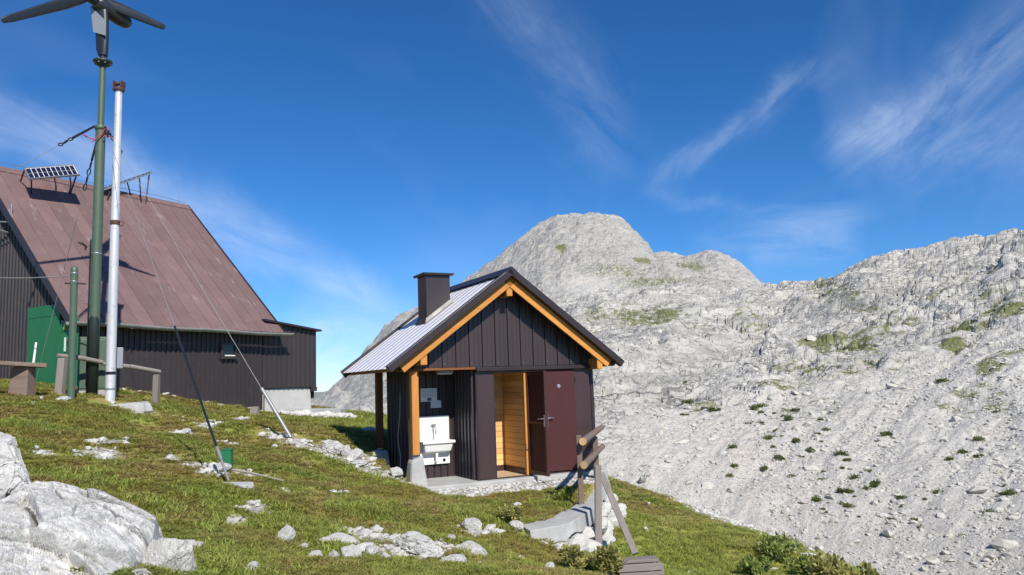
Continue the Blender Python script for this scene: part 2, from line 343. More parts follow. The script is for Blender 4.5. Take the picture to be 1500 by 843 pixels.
def mk_mountain():
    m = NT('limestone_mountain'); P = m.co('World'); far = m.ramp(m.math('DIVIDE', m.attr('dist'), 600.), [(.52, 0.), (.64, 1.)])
    s1 = m.noise(.018, P, 6, .68); s2 = m.noise(.16, P, 9, .74); s3 = m.noise(1.1, P, 8, .76); s4 = m.noise(4.5, P, 5, .75)
    scree = m.attr('scree'); green = m.attr('green'); warm = m.attr('warm')
    rock = m.mix(m.ramp(s2, [(.36, 0.), (.58, 1.)]), (.40, .38, .335), (.575, .55, .495))
    rock = m.mix(m.ramp(s1, [(.50, 0.), (.66, .40)]), rock, (.50, .445, .37))
    rock = m.mix(m.ramp(s3, [(.51, 0.), (.66, .72)]), rock, (.27, .265, .25))
    bv = m.n('ShaderNodeMapping'); m.L.new(P, bv.inputs[0]); bv.inputs['Rotation'].default_value = (.18, -.22, 0); bv.inputs['Scale'].default_value = (.035, .035, .62)
    bed = m.noise(1.0, bv.outputs[0], 6, .7, .5)                     # bedding of the limestone
    rock = m.mix(m.ramp(bed, [(.50, 0.), (.60, .55)]), rock, (.28, .27, .245))
    stn = m.n('ShaderNodeMapping'); m.L.new(P, stn.inputs[0]); stn.inputs['Scale'].default_value = (.30, .30, .05)
    rock = m.mix(m.ramp(m.noise(1.0, stn.outputs[0], 6, .7), [(.56, 0.), (.68, .5)]), rock, (.24, .235, .225))   # water stains
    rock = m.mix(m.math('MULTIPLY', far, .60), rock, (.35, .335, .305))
    sc_ = m.mix(m.ramp(s3, [(.36, 0.), (.58, 1.)]), (.505, .48, .425), (.63, .60, .54))
    sc_ = m.mix(m.ramp(s4, [(.54, 0.), (.70, .5)]), sc_, (.38, .37, .35))
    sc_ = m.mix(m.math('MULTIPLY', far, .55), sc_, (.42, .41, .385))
    col = m.mix(scree, rock, sc_)
    col = m.mix(m.math('MULTIPLY', warm, .8), col, (.585, .52, .445))
    vd = m.n('ShaderNodeVectorMath', operation='MULTIPLY_ADD'); nv = m.n('ShaderNodeTexNoise'); nv.inputs['Scale'].default_value = .22; nv.inputs['Detail'].default_value = 6; m.L.new(P, nv.inputs['Vector'])
    m.L.new(nv.outputs['Color'], vd.inputs[0]); vd.inputs[1].default_value = (7, 7, 7); m.L.new(P, vd.inputs[2])
    mp = m.n('ShaderNodeMapping'); m.L.new(vd.outputs[0], mp.inputs[0]); mp.inputs['Scale'].default_value = (.42, .8, 1.6); mp.inputs['Rotation'].default_value = (.3, .5, .6)
    c1 = m.vor(.13, mp.outputs[0], 'DISTANCE_TO_EDGE'); c2 = m.vor(.52, mp.outputs[0], 'DISTANCE_TO_EDGE')
    cm = m.math('MULTIPLY', m.ramp(c1, [(0., 1.), (.03, 0.)]), m.ramp(m.noise(.07, P, 4, .6), [(.45, 0.), (.56, .9)]))
    cm2 = m.math('MULTIPLY', m.ramp(c2, [(0., 1.), (.05, 0.)]), m.ramp(m.noise(.3, P, 4, .6), [(.43, 0.), (.56, .85)]))
    cm = m.math('MULTIPLY', m.math('MAXIMUM', cm, cm2), m.math('SUBTRACT', 1.0, m.math('MULTIPLY', scree, .8)))
    col = m.mix(cm, col, (.17, .165, .155))
    gm = m.ramp(m.math('ADD', green, m.math('MULTIPLY', m.math('SUBTRACT', m.noise(.6, P, 9, .82), .5), 3.4)), [(.46, 0.), (.74, 1.)])
    col = m.mix(m.math('MULTIPLY', gm, m.math('GREATER_THAN', green, .02)), col, m.mix(m.noise(.7, P, 5, .65), (.110, .130, .050), (.235, .235, .105)))
    # sparse alpine plants caught in the cracks
    sp1 = m.math('MULTIPLY', m.ramp(m.noise(.85, P, 7, .8), [(.60, 0.), (.68, 1.)]), m.ramp(m.noise(.05, P, 4, .65), [(.44, 0.), (.60, .85)]))
    col = m.mix(m.math('MULTIPLY', sp1, m.math('SUBTRACT', 1.0, m.math('MULTIPLY', scree, .45))), col, (.150, .150, .085))
    h = m.math('ADD', m.math('MULTIPLY', s2, 1.2), m.math('MULTIPLY', s3, .7))
    h = m.math('SUBTRACT', h, m.math('MULTIPLY', cm, .6))
    b = m.bump(h, .7, .7); m.bump(s4, .45, .07, b)
    return m.out(col, .95, 0, .1)
MT['mountain'] = mk_mountain()
def mk_valley():
    m = NT('far_valley'); P = m.co('World'); n = m.noise(.002, P, 8, .6)
    return m.out(m.mix(n, (.16, .19, .14), (.36, .36, .33)), .95, 0, .1)
MT['valley'] = mk_valley()
def mk_roof_old():
    m = NT('faded_brown_roof_sheet'); P = m.co('Object'); n = m.noise(.8, P, 8, .7, .5); n2 = m.noise(3.5, m.mapd((1, 1, .35)), 8, .72); n3 = m.noise(30, P, 3)
    col = m.mix(m.ramp(n, [(.35, 0.), (.65, 1.)]), (.160, .100, .092), (.190, .122, .113))
    col = m.mix(m.ramp(n2, [(.54, 0.), (.68, .5)]), col, (.235, .165, .155))
    col = m.mix(m.ramp(m.noise(1.6, P, 7, .7), [(.56, 0.), (.70, .55)]), col, (.25, .145, .14))
    col = m.mix(m.ramp(m.noise(2.6, m.mapd((1.6, .5, .5)), 7, .75), [(.60, 0.), (.66, .6)]), col, (.31, .265, .26))
    col = m.mix(m.ramp(n3, [(.55, 0.), (.75, .3)]), col, (.105, .062, .058))
    hv = m.n('ShaderNodeHueSaturation'); m.L.new(col, hv.inputs['Color']); m.L.new(m.math('ADD', .9, m.math('MULTIPLY', m.rnd(), .2)), hv.inputs['Value'])
    m.bump(n2, .3, .01)
    return m.out(hv.outputs[0], .6, 0, .35)
MT['oldroof'] = mk_roof_old()
def mk_roof_glare():
    m = NT('glare_painted_roof_sheet'); P = m.co('Object'); n = m.noise(7, P, 9, .75, .6); n2 = m.noise(1.3, P, 4)
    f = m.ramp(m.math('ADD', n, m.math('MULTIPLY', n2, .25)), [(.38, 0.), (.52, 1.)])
    col = m.mix(f, (.30, .25, .26), (.86, .84, .85)); m.bump(n, .3, .004)  # the white is sky glare painted into the sheet colour
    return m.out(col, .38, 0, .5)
MT['glare_roof'] = mk_roof_glare()
def mk_cell():
    m = NT('solar_cell'); n = m.noise(9, None, 3); return m.out(m.mix(n, (.006, .010, .028), (.010, .016, .045)), .35, 0, .3)
MT['cell'] = mk_cell()
MT['glass'] = NT('dark_glass').out((.012, .014, .016), .06, 0, .6)
MT['yellow'] = mat_paint('yellow_paint', (.62, .55, .05), .5, .1, streak=False)
MT['redplastic'] = mat_paint('red_cord', (.45, .03, .05), .5, .1, streak=False)

# ================================================================ the washroom hut's place (needed by the ground)
HA = radians(27); HO = np.array([-1.806, 13.655, -0.148]); hu = np.array([cos(HA), sin(HA)]); hw = np.array([-sin(HA), cos(HA)])
def hloc(x, y): return (x-HO[0])*hu[0]+(y-HO[1])*hu[1], (x-HO[0])*hw[0]+(y-HO[1])*hw[1]
def hwd(x, y, z=0): return np.array([HO[0]+hu[0]*x+hw[0]*y, HO[1]+hu[1]*x+hw[1]*y, HO[2]+z])
MA = radians(60); ML = at(112, 480, 20.7); mu = np.array([cos(MA), sin(MA)]); mw = np.array([-sin(MA), cos(MA)])
def mloc(x, y): return (x-ML[0])*mu[0]+(y-ML[1])*mu[1], (x-ML[0])*mw[0]+(y-ML[1])*mw[1]
def mplane(px, py, s):                   # local (x, z_abs) of a pixel on the plane s behind the eave line
    p0 = np.array([ML[0]+mw[0]*s, ML[1]+mw[1]*s, 0]); n = np.array([mw[0], mw[1], 0]); v = ray(px, py)
    p = CAM+v*((p0-CAM)@n)/(v@n); return (p[0]-ML[0])*mu[0]+(p[1]-ML[1])*mu[1], p[2]
def mgable(px, py, x=0.0):
    p0 = np.array([ML[0]+mu[0]*x, ML[1]+mu[1]*x, 0]); n = np.array([mu[0], mu[1], 0]); v = ray(px, py)
    p = CAM+v*((p0-CAM)@n)/(v@n); return (p[0]-ML[0])*mw[0]+(p[1]-ML[1])*mw[1], p[2]

# ================================================================ ground
WALL_IN = [atz(px, py, -.33) for px, py in [(763, 770), (801, 762), (835, 745), (848, 737), (860, 718), (870, 701)]]
WALL_OUT = [atz(px, py, -.33) for px, py in [(778, 777), (818, 770), (846, 760), (868, 743), (880, 720), (892, 702)]]
def chain(pts, n):
    p = np.array(pts)[:, :2]; s = np.concatenate([[0], np.cumsum(np.linalg.norm(np.diff(p, axis=0), axis=1))]); t = np.linspace(0, s[-1], n)
    q = np.stack([np.interp(t, s, p[:, 0]), np.interp(t, s, p[:, 1])], 1)
    for _ in range(3): q[1:-1] = (q[:-2]+2*q[1:-1]+q[2:])/4
    return q
WI = chain(WALL_IN, 64); WO = chain(WALL_OUT, 64)
WI += .02*np.stack([pn(WI[:, 0]*5, WI[:, 1]*5, 7), pn(WI[:, 0]*5, WI[:, 1]*5, 8)], 1); WO += .035*np.stack([pn(WO[:, 0]*4, WO[:, 1]*4, 17), pn(WO[:, 0]*4, WO[:, 1]*4, 18)], 1)
TERR = np.concatenate([(WI+WO)/2, [hwd(4.1, .6)[:2], hwd(2, .6)[:2], hwd(.6, -.2)[:2], [-.9, 12.4], [-.4, 11.3]]])
def inside(x, y, poly):
    r = np.zeros(x.shape, bool); n = len(poly)
    for i in range(n):
        a = poly[i]; b = poly[(i+1) % n]
        c = ((a[1] > y) != (b[1] > y)) & (x < (b[0]-a[0])*(y-a[1])/(b[1]-a[1]+1e-12)+a[0]); r ^= c
    return r
CP = [(0,563,19.5),(60,570,19),(137,584,17.5),(165,584,18),(230,592,19.3),(300,602,21),(385,607,23.5),(430,608,26),(515,609,28),
 (100,640,12.5),(200,640,13),(300,640,14.5),(400,640,15),(500,645,15.5),(560,663,15.5),(100,700,9.5),(200,700,9.8),(335,715,9.8),(450,715,10.8),(560,715,12),(610,712,13.0),
 (50,780,6.3),(200,780,7.2),(350,780,7.6),(500,780,8.3),(650,780,9.2),(740,765,10.2),(0,843,5.2),(200,843,5.6),(400,843,6),(600,843,6.6),(750,843,7.2),(840,843,8),
 (800,818,9.9),(880,815,11),(912,775,13),(950,760,18),(960,843,11.5),(1100,843,13.5),(1285,846,12.5),(1200,804,15.8),(1100,771,19),(1000,745,23),(905,720,27),
 (575,640,17.5),(550,630,20),(-250,560,19),(-250,843,5)]
cpts = [at(*c) for c in CP]
for px, py, d in [(1285,846,12.5),(1200,804,15.8),(1100,771,19),(1000,745,23),(905,720,27),(1400,870,11)]:
    for e, k in ((4, .30), (10, .62), (22, .8)):
        p = at(px, py, d); v = p[:2]/np.linalg.norm(p[:2]); cpts.append(np.array([*(p[:2]+v*e), p[2]-e*k-.2]))
for x, y, z in [(0,0,0),(-6,0,.75),(6,0,-.9),(0,-8,.1),(-14,-6,1.2),(14,-6,-2.4),(-9.5,24,1.4),(-14,30,1.2),(-26,30,1.0),(-24,16,2.6),(-4,36,-.8),(-14,44,-1.5),(-30,50,-2),(0,24,-.6),(0,36,-4),(-9,20,1.6)]: cpts.append(np.array([x, y, z], float))
cpts = np.array(cpts)
def _phi(r2): return np.sqrt(r2+.8)
_K = _phi(((cpts[:, None, :2]-cpts[None, :, :2])**2).sum(-1)); _n = len(cpts)
_A = np.zeros((_n+3, _n+3)); _A[:_n, :_n] = _K-np.eye(_n)*.12; _A[:_n, _n] = 1; _A[:_n, _n+1:] = cpts[:, :2]; _A[_n:, :_n] = _A[:_n, _n:].T
_w = np.linalg.solve(_A, np.concatenate([cpts[:, 2], [0, 0, 0]]))
def hbase(x, y):
    x = np.asarray(x, float); y = np.asarray(y, float); r = np.full(x.shape, _w[_n])+_w[_n+1]*x+_w[_n+2]*y
    for i in range(_n): r = r+_w[i]*_phi((x-cpts[i, 0])**2+(y-cpts[i, 1])**2)
    return r
def hground(x, y, rough=True):
    x = np.asarray(x, float); y = np.asarray(y, float); shp = x.shape; x = x.ravel(); y = y.ravel()
    z = hbase(x, y)
    if rough: z = z+.10*pn(x*.7, y*.7, 3)+.06*pn(x*1.9, y*1.9, 5)+.030*pn(x*5, y*5, 8)+.012*pn(x*13, y*13, 9)
    lx, ly = hloc(x, y)
    # level platform the washroom hut stands on, cut into the slope
    m = sstep(.55, .0, np.maximum(np.maximum(.1-lx, lx-3.9), np.maximum(-1.2-ly, ly-2.5)))
    z = z*(1-m)+m*np.minimum(z, HO[2]-.07+.02*pn(x*4, y*4, 2))
    t = inside(x, y, TERR)
    zt = -.355+.12*sstep(-2.6, -.6, ly)+(.02*pn(x*4, y*4, 2)+.02*pn(x*1.5, y*1.5, 4) if rough else 0)
    z = np.where(t, zt, z)
    sp = np.sqrt(x*x+y*y); z = z-sstep(30, 70, sp)*14
    return z.reshape(shp)
def hg(x, y): return float(hground(np.array([x]), np.array([y]))[0])

def pt2(px, py, d): return at(px, py, d)[:2]
PATH = [pt2(395, 637, 15.2), pt2(440, 648, 14.7), pt2(500, 664, 14.0), pt2(545, 680, 13.5), pt2(590, 697, 13.2), hwd(.4, -.6)[:2]]
def seg_d(x, y, pts):
    r = np.full(x.shape, 99.)
    for a, b in zip(pts[:-1], pts[1:]):
        a = np.asarray(a); b = np.asarray(b); d = b-a; t = np.clip(((x-a[0])*d[0]+(y-a[1])*d[1])/(d@d), 0, 1); r = np.minimum(r, np.hypot(x-a[0]-t*d[0], y-a[1]-t*d[1]))
    return r
BARE = [(160,645,12.2,.30),(270,628,14.6,.30),(305,622,15.6,.3),(300,668,11.2,.40),(370,682,11,.35),(250,660,11.5,.2),(375,742,8.9,.22),(345,757,8.4,.18),(530,782,8.3,.35),(560,795,8.0,.3),(590,812,7.6,.3),(150,655,11.4,.35),
        (690,770,9.6,.22),(660,812,8.2,.3),(500,725,10.8,.12),(420,726,10.2,.10),(310,690,10.4,.25),(540,808,7.4,.25),(715,772,9.8,.2),(60,655,11,.2),(480,655,14.6,.4),(520,660,14.4,.5),(100,830,5.7,.6),(180,818,5.9,.5),(30,835,5.4,.5),(250,800,6.6,.3),(120,770,6.6,.5),(330,632,14.0,.25),(350,615,17,.3),(210,600,16.5,.3)]
BARE = [(*pt2(a, b, c), r) for a, b, c, r in BARE]
MEADOW_EDGE = [pt2(px, py, d) for px, py, d in [(1300,852,12),(1200,804,15.8),(1100,771,19),(1000,745,23),(905,720,27),(860,705,30)]]
def bare_f(x, y):
    b = sstep(.55, .12, seg_d(x, y, PATH))*.62
    for bx, by, r in BARE: b = np.maximum(b, .66*sstep(r*1.5, r*.2, np.hypot(x-bx, (y-by)*.7)))
    lx, ly = hloc(x, y)
    ap = sstep(.35, -.1, np.maximum(np.maximum(.3-lx, lx-3.6), np.maximum(-.95-ly, ly-.5)))
    b = np.maximum(b, ap)
    ml, ms = mloc(x, y); hutb = sstep(.5, .0, np.maximum(np.maximum(-.1-ml, ml-9.0), np.abs(ms-.1)))*.62; b = np.maximum(b, hutb)
    b = np.maximum(b, .7*sstep(1.6, .1, seg_d(x, y, MEADOW_EDGE)-.2)*sstep(9, 20, np.hypot(x, y)))
    return b
def lush_f(x, y):
    r = sstep(.9, 1.8, x)*sstep(20, 12, y)*sstep(.35, .8, x-.8-.0*y)
    r = np.maximum(r*.8, .85*sstep(14.5, 19, y)*sstep(-7.2, -5.6, x)*sstep(-1.0, -2.0, x))
    return np.maximum(r, (.75+.2*sstep(12, 7, y))*sstep(-.05, .4, pn(x*.8, y*.8, 21)+.12*sstep(12, 7, y)))
NA, NRr = 720, 300
az = np.linspace(radians(-78), radians(78), NA); rr = np.exp(np.linspace(math.log(.35), math.log(75), NRr))
RR, AZ = np.meshgrid(rr, az, indexing='ij'); GX = RR*np.sin(AZ); GY = RR*np.cos(AZ)
GZ = hground(GX, GY)
bare = bare_f(GX.ravel(), GY.ravel()); lush = lush_f(GX.ravel(), GY.ravel())
ground = grid_mesh('ground', np.stack([GX, GY, GZ], -1).reshape(-1, 3), NRr, NA, MT['turf'], True, {'bare': bare, 'lush': lush})
tag(ground, 'sloping alpine turf around the two huts', None, kind='structure')
# wide valley floor far below, out to the horizon
vb = MB(); n = 96
vs = [(0, 0, -120)]; 
for r in (60, 400, 1500, 6000, 30000): vs += [(r*cos(2*pi*k/n), r*sin(2*pi*k/n), -120) for k in range(n)]
fs = [(0, 1+k, 1+(k+1) % n) for k in range(n)]+[(1+i*n+k, 1+(i+1)*n+k, 1+(i+1)*n+(k+1) % n, 1+i*n+(k+1) % n) for i in range(4) for k in range(n)]
tag(vb.add(vs, fs).build('valley_floor', MT['valley']), 'distant valley floor reaching the horizon', kind='structure')

# ================================================================ mountain: rows of survey points (px, range, py) up the slope
def curve(pts, x): p = np.array(pts, float); return np.interp(x, p[:, 0], p[:, 1])
SKY = [(200,640),(400,596),(465,584),(500,556),(520,532),(540,505),(580,466),(618,443),(668,415),(700,393),(740,368),(775,344),(800,328),(815,318),(832,312),(850,310),(868,311),(885,315),(903,318),(918,327),(932,342),(945,356),(957,374),(965,372),(985,371),(1005,370),(1025,368),(1040,366),(1058,371),(1072,380),(1090,392),(1110,410),(1128,426),(1142,438),(1160,470),(1300,560),(1500,620),(1900,640)]
CREST = [(200,760),(400,668),(500,630),(600,580),(700,520),(780,480),(832,455),(886,446),(973,440),(1060,440),(1120,441),(1142,439),(1165,431),(1200,424),(1217,414),(1232,402),(1260,386),(1290,374),(1330,363),(1370,355),(1400,351),(1440,347),(1500,345),(1600,340),(1900,350)]
ROWS = []   # (range curve, py curve or height curve)
pxs = np.linspace(120, 1960, 1100)
def row(dp, yp): ROWS.append((curve(dp, pxs), np.array([0.]), curve(yp, pxs)))
HOR = 559-.0349*(pxs-750)
def zrow(dp, zp): ROWS.append((curve(dp, pxs), curve(zp, pxs), None))
zrow([(0,20),(900,24),(1200,18),(1500,15),(2000,15)], [(0,-16),(900,-11),(1300,-9),(2000,-8)])
zrow([(0,32),(900,34),(1500,26),(2000,26)], [(0,-16),(700,-10),(900,-9.2),(1300,-7.6),(2000,-7)])
row([(0,70),(600,60),(900,46),(1200,40),(1500,36)], [(200,800),(500,690),(700,680),(850,672),(900,686),(1000,706),(1100,730),(1200,752),(1350,775),(1500,790),(1900,810)])
row([(0,110),(600,90),(900,72),(1200,62),(1500,58)], [(200,780),(500,650),(700,630),(850,598),(900,592),(1000,608),(1100,622),(1200,632),(1500,640),(1900,640)])
row([(0,170),(600,150),(900,118),(1200,100),(1500,95)], [(200,770),(500,640),(700,580),(850,528),(900,520),(1000,522),(1100,528),(1200,525),(1300,520),(1500,510),(1900,510)])
row([(0,230),(700,215),(900,180),(1200,150),(1500,140)], [(200,765),(500,635),(700,545),(850,482),(900,475),(1000,468),(1100,470),(1200,462),(1300,438),(1400,420),(1500,415),(1900,420)])
ROWS.append((curve([(0,300),(700,290),(900,265),(1100,255),(1200,230),(1500,205)], pxs), None, curve(CREST, pxs)))
row([(0,340),(700,335),(900,310),(1100,300),(1200,280),(1500,260)], [(200,768),(500,638),(700,528),(832,466),(973,455),(1142,462),(1200,455),(1300,430),(1500,400),(1900,420)])
row([(0,400),(700,400),(850,400),(1000,390),(1100,360),(1500,340)], [(200,760),(465,622),(500,610),(600,560),(700,500),(800,455),(832,445),(900,432),(1000,428),(1100,432),(1142,455),(1300,500),(1500,500),(1900,520)])
row([(0,480),(700,490),(850,480),(1000,450),(1500,420)], [(200,740),(465,610),(500,590),(600,515),(700,450),(800,392),(850,378),(900,384),(945,392),(1000,402),(1050,408),(1100,425),(1142,450),(1300,530),(1500,560),(1900,580)])
ROWS.append((curve([(0,600),(700,620),(850,600),(950,550),(1040,520),(1140,480),(1500,480)], pxs), None, curve(SKY, pxs)))
row([(0,760),(850,760),(1500,640)], [(200,760),(500,680),(700,520),(850,430),(1000,450),(1142,500),(1500,650),(1900,680)])
zrow([(0,1300),(2000,1200)], [(0,-120),(2000,-120)])
# per column: azimuth at the horizon; heights from sight lines
caz = []; 
cols_d = []; cols_z = []
for j, p in enumerate(pxs):
    v0 = ray(p, HOR[j]); caz.append(math.atan2(v0[0], v0[1]))
caz = np.array(caz)
for (d, zc, yc) in ROWS:
    if yc is None: cols_d.append(d); cols_z.append(zc); continue
    # the verticals lean with the camera's roll: shift the lookup so the row lands on its own column
    xs = pxs+.0349*(HOR-yc)*1.0
    v = _fw[None]+_R[None]*((pxs-750)/FPX)[:, None]+_U[None]*((421.5-yc)/FPX)[:, None]
    a = np.arctan2(v[:, 0], v[:, 1]); el = v[:, 2]/np.hypot(v[:, 0], v[:, 1])
    o = np.argsort(a); el = np.interp(caz, a[o], el[o]); dd = np.interp(caz, a[o], d[o])
    cols_d.append(dd); cols_z.append(CAM[2]+dd*el)
CD = np.array(cols_d); CZ = np.array(cols_z)          # rows x columns
MNA, MNR = 1000, 620
maz = np.linspace(caz[0], caz[-1], MNA); mr = np.concatenate([np.exp(np.linspace(math.log(22), math.log(330), 440, endpoint=False)), np.exp(np.linspace(math.log(330), math.log(1250), 180))])
MZ = np.zeros((MNR, MNA))
for j in range(MNA):
    k = np.searchsorted(caz, maz[j]); k = min(max(k, 1), len(caz)-1); t = (maz[j]-caz[k-1])/(caz[k]-caz[k-1])
    d = CD[:, k-1]*(1-t)+CD[:, k]*t; z = CZ[:, k-1]*(1-t)+CZ[:, k]*t
    MZ[:, j] = np.interp(np.log(mr), np.log(d), z)
for _ in range(3):
    MZ[1:-1] = MZ[:-2]*.25+MZ[1:-1]*.5+MZ[2:]*.25
    MZ[:, 1:-1] = MZ[:, :-2]*.2+MZ[:, 1:-1]*.6+MZ[:, 2:]*.2
RR2, AZ2 = np.meshgrid(mr, maz, indexing='ij'); MX = RR2*np.sin(AZ2); MY = RR2*np.cos(AZ2)
px_, py_ = proj(np.stack([MX, MY, MZ], -1))
# smooth scree: the lower slope on the right and the fan below the far peak
screem = sstep(520, 640, py_+.12*(px_-1100)+60*fbm(MX*.03, MY*.03, 3, 40))*sstep(880, 980, px_+.4*(py_-600))
fan = sstep(60, 15, np.hypot((px_-880-.3*(py_-430))*.75, (py_-428)*1.6))*sstep(340, 380, RR2)
screem = np.clip(np.maximum(screem, fan), 0, 1)
green = np.zeros_like(MZ)
for gx, gy, gw, gh, a in [(822,368,9,4,.8),(945,478,60,16,.62),(975,470,26,9,.7),(1215,508,58,18,.66),(1262,512,28,10,.62),(1410,512,36,9,.78),(1480,500,34,12,.78),(1402,545,22,6,.78),(1455,576,22,11,.85),(1360,520,20,7,.6),(1370,445,18,6,.6),(1270,445,26,5,.52),(1220,440,40,9,.45),(940,383,16,5,.75),(1010,395,22,9,.62),(1100,470,30,8,.4),(1330,600,26,6,.40),(1180,545,60,14,.42),(1030,600,26,9,.46),(905,400,50,10,.42),(960,420,60,12,.50),(1420,400,40,14,.42),(1460,450,36,12,.46),(1240,560,80,20,.36),(1190,620,60,20,.36),(1430,620,60,24,.40),(1300,500,40,8,.5),(1345,540,30,6,.5),(1270,560,40,8,.42),(1150,580,50,12,.42),(1010,480,40,10,.42),(1090,505,30,8,.42),(1490,560,30,9,.55),(1390,590,40,8,.42),(1320,470,40,8,.45),(1440,470,40,9,.5),(880,480,30,8,.45)]:
    green = np.maximum(green, a*sstep(1.35, .3, np.hypot((px_-gx)/(gw*1.3), (py_-gy)/(gh*1.25))))
green = np.where(green > 0, np.minimum(green+.10, 1), 0)
LR = np.log(RR2)
run = fbm((AZ2-.22*LR)*26, LR*5.0, 4, 120)                                   # runnels down the fall line
warm = np.clip(sstep(.05, .6, run)*.35*screem+.75*sstep(1.2, .2, np.hypot((px_-1085-.35*(py_-680))/70, (py_-680)/95))*(.6+.8*run)+.6*sstep(1.1, .3, np.hypot((px_-870)/60, (py_-412)/14)), 0, 1)
# relief: fractured limestone, every octave only where the mesh can carry it
rough = 1-.80*screem
sp = np.maximum(RR2*(maz[1]-maz[0]), np.gradient(mr)[:, None]*.6)
disp = np.zeros_like(MZ)
wx = MX+6*pn(MX*.05, MY*.05, 50); wy = MY+6*pn(MX*.05+9, MY*.05, 51)
bigm = sstep(30, 90, RR2)
for k, lam in enumerate([70, 38, 20, 11, 6, 3.3, 1.8, 1.0]):
    fit = sstep(1.3, 2.6, lam/sp)
    a = lam*(.085 if lam > 15 else .072)
    nz = pn(wx/lam+k*3.1, wy/lam*.8-k*5.7, 60+k)
    rid = .5-np.abs(pn(wx/lam*1.1+7, wy/lam*.75+k, 80+k))*1.6
    disp += a*fit*(nz*.7+rid*.75)*np.where(lam > 15, bigm*(.5+.5*rough), rough*sstep(22, 60, RR2))
for lam, a in ((30, 1.6), (14, 1.0), (6.5, .6), (2.6, .34), (1.1, .15)):      # blocks and ledges
    fit = sstep(1.6, 3.2, lam/sp); c1, c2, cv = worley(wx/lam*.8, wy/lam*1.3, 95)
    disp += a*fit*((cv-.5)*.8-sstep(.16, .0, c2)*.55)*rough*sstep(24, 70, RR2)
ca, sa = cos(.7), sin(.7); ax_ = wx*ca+wy*sa; ay_ = -wx*sa+wy*ca    # slanting ledges
for lam, a in ((26, 2.4), (11, 1.1), (4.6, .5), (2.0, .22)):
    fit = sstep(1.3, 2.6, lam/sp); v_ = pn(ax_/lam*.28+3, ay_/lam, 140)+.35*pn(ax_/lam, ay_/lam*2, 141)
    disp += a*fit*(np.abs((v_*3) % 2-1)-.5)*rough*sstep(26, 80, RR2)*.55
disp += .35*run*screem*sstep(24, 60, RR2)
for lam, a in ((22, 2.6), (9, 1.15), (3.6, .45)):                   # bedding steps
    fit = sstep(1.6, 3.2, lam/sp); q_ = (MZ+.22*MX+.1*MY)/lam+1.1*fbm(MX/lam*.22, MY/lam*.22, 3, 160); q_ = q_-np.floor(q_)
    disp += a*fit*(np.where(q_ < .75, q_/.75, (1-q_)/.25)-.5)*rough*sstep(40, 110, RR2)*(.4+.6*sstep(-.2, .3, pn(MX/lam*.12, MY/lam*.12, 161)))
MZ2 = MZ+disp
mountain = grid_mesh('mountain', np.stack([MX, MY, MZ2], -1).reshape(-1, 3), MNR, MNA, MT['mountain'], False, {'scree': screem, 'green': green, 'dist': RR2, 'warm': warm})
tag(mountain, 'pale limestone mountain with scree slope and domed far peak', kind='structure')
def mheight(x, y):
    a = math.atan2(x, y); r = math.hypot(x, y); j = (a-maz[0])/(maz[1]-maz[0]); i = np.searchsorted(mr, r)-1; j = int(min(max(j, 0), MNA-2)); i = int(min(max(i, 0), MNR-2))
    return float(MZ2[i:i+2, j:j+2].mean())

# ================================================================ rocks
def rock_mesh(name, seed, sub=3, cuts=9, rough=.10, mat=None, slab=False):
    r = random.Random(seed); bm = bmesh.new(); bmesh.ops.create_icosphere(bm, subdivisions=sub, radius=1.0)
    pl = []
    for _ in range(cuts):
        v = Vector((r.gauss(0, 1), r.gauss(0, 1), r.gauss(0, .8))).normalized(); pl.append((v, r.uniform(.52, .82)))
    if slab: pl += [(Vector((.12, -.1, 1)).normalized(), .42), (Vector((.3, -.75, .55)).normalized(), .50), (Vector((.8, .1, .45)).normalized(), .55)]
    from mathutils import noise as mn
    off = Vector((r.uniform(0, 99), r.uniform(0, 99), r.uniform(0, 99)))
    for v in bm.verts:
        p = v.co.copy()
        p += p*mn.noise(p*1.1+off)*(.08 if slab else .22)
        for nrm, d in pl:
            e = p.dot(nrm)-d
            if e > 0: p -= nrm*e*.96
        u = p.normalized()
        if sub > 3:
            w = Vector((mn.noise(p*1.5+off), mn.noise(p*1.5-off), mn.noise(p*1.5+off*2)))*.25
            d_, c_ = mn.voronoi((p+w)*1.9+off); ed = d_[1]-d_[0]; k = mn.noise(c_[0]*3.1)
            d2, c2 = mn.voronoi((p+w)*Vector((1, 1, 1.6)).z*2.6-off); e2 = d2[1]-d2[0]
            p += u*(k*(.05 if slab else .07)-(.075 if slab else .10)*max(0, 1-ed/(.045 if slab else .10))+mn.noise(c2[0]*2.7)*(.016 if slab else .035)-(.03 if slab else .035)*max(0, 1-e2/.05))
            q = (p+off)*3.5; p += u*mn.fractal(q, .9, 2.1, 6)*rough*.55
        else: p += u*(mn.fractal(p*2.2+off, 1.0, 2.1, 4)*rough)
        v.co = p
    lo = [min(v.co[i] for v in bm.verts) for i in range(3)]; hi = [max(v.co[i] for v in bm.verts) for i in range(3)]
    for v in bm.verts: v.co = Vector([(v.co[i]-(lo[i]+hi[i])/2)*2/(hi[i]-lo[i]) for i in range(3)])
    me = bpy.data.meshes.new(name); bm.to_mesh(me); bm.free(); me.materials.append(mat or MT['rock']); me.polygons.foreach_set('use_smooth', [False]*len(me.polygons)); return me
RK = [rock_mesh('rock', 100+i, 6 if i < 4 else 5, 15, .10) for i in range(6)]
SB = [rock_mesh('rock', 180+i, 6, 7, .045, None, True) for i in range(4)]
RS_ = [rock_mesh('rock', 150+i, 4, 13, .035) for i in range(6)]
ST = [rock_mesh('stone', 200+i, 2, 7, .10, MT['rock_s']) for i in range(7)]
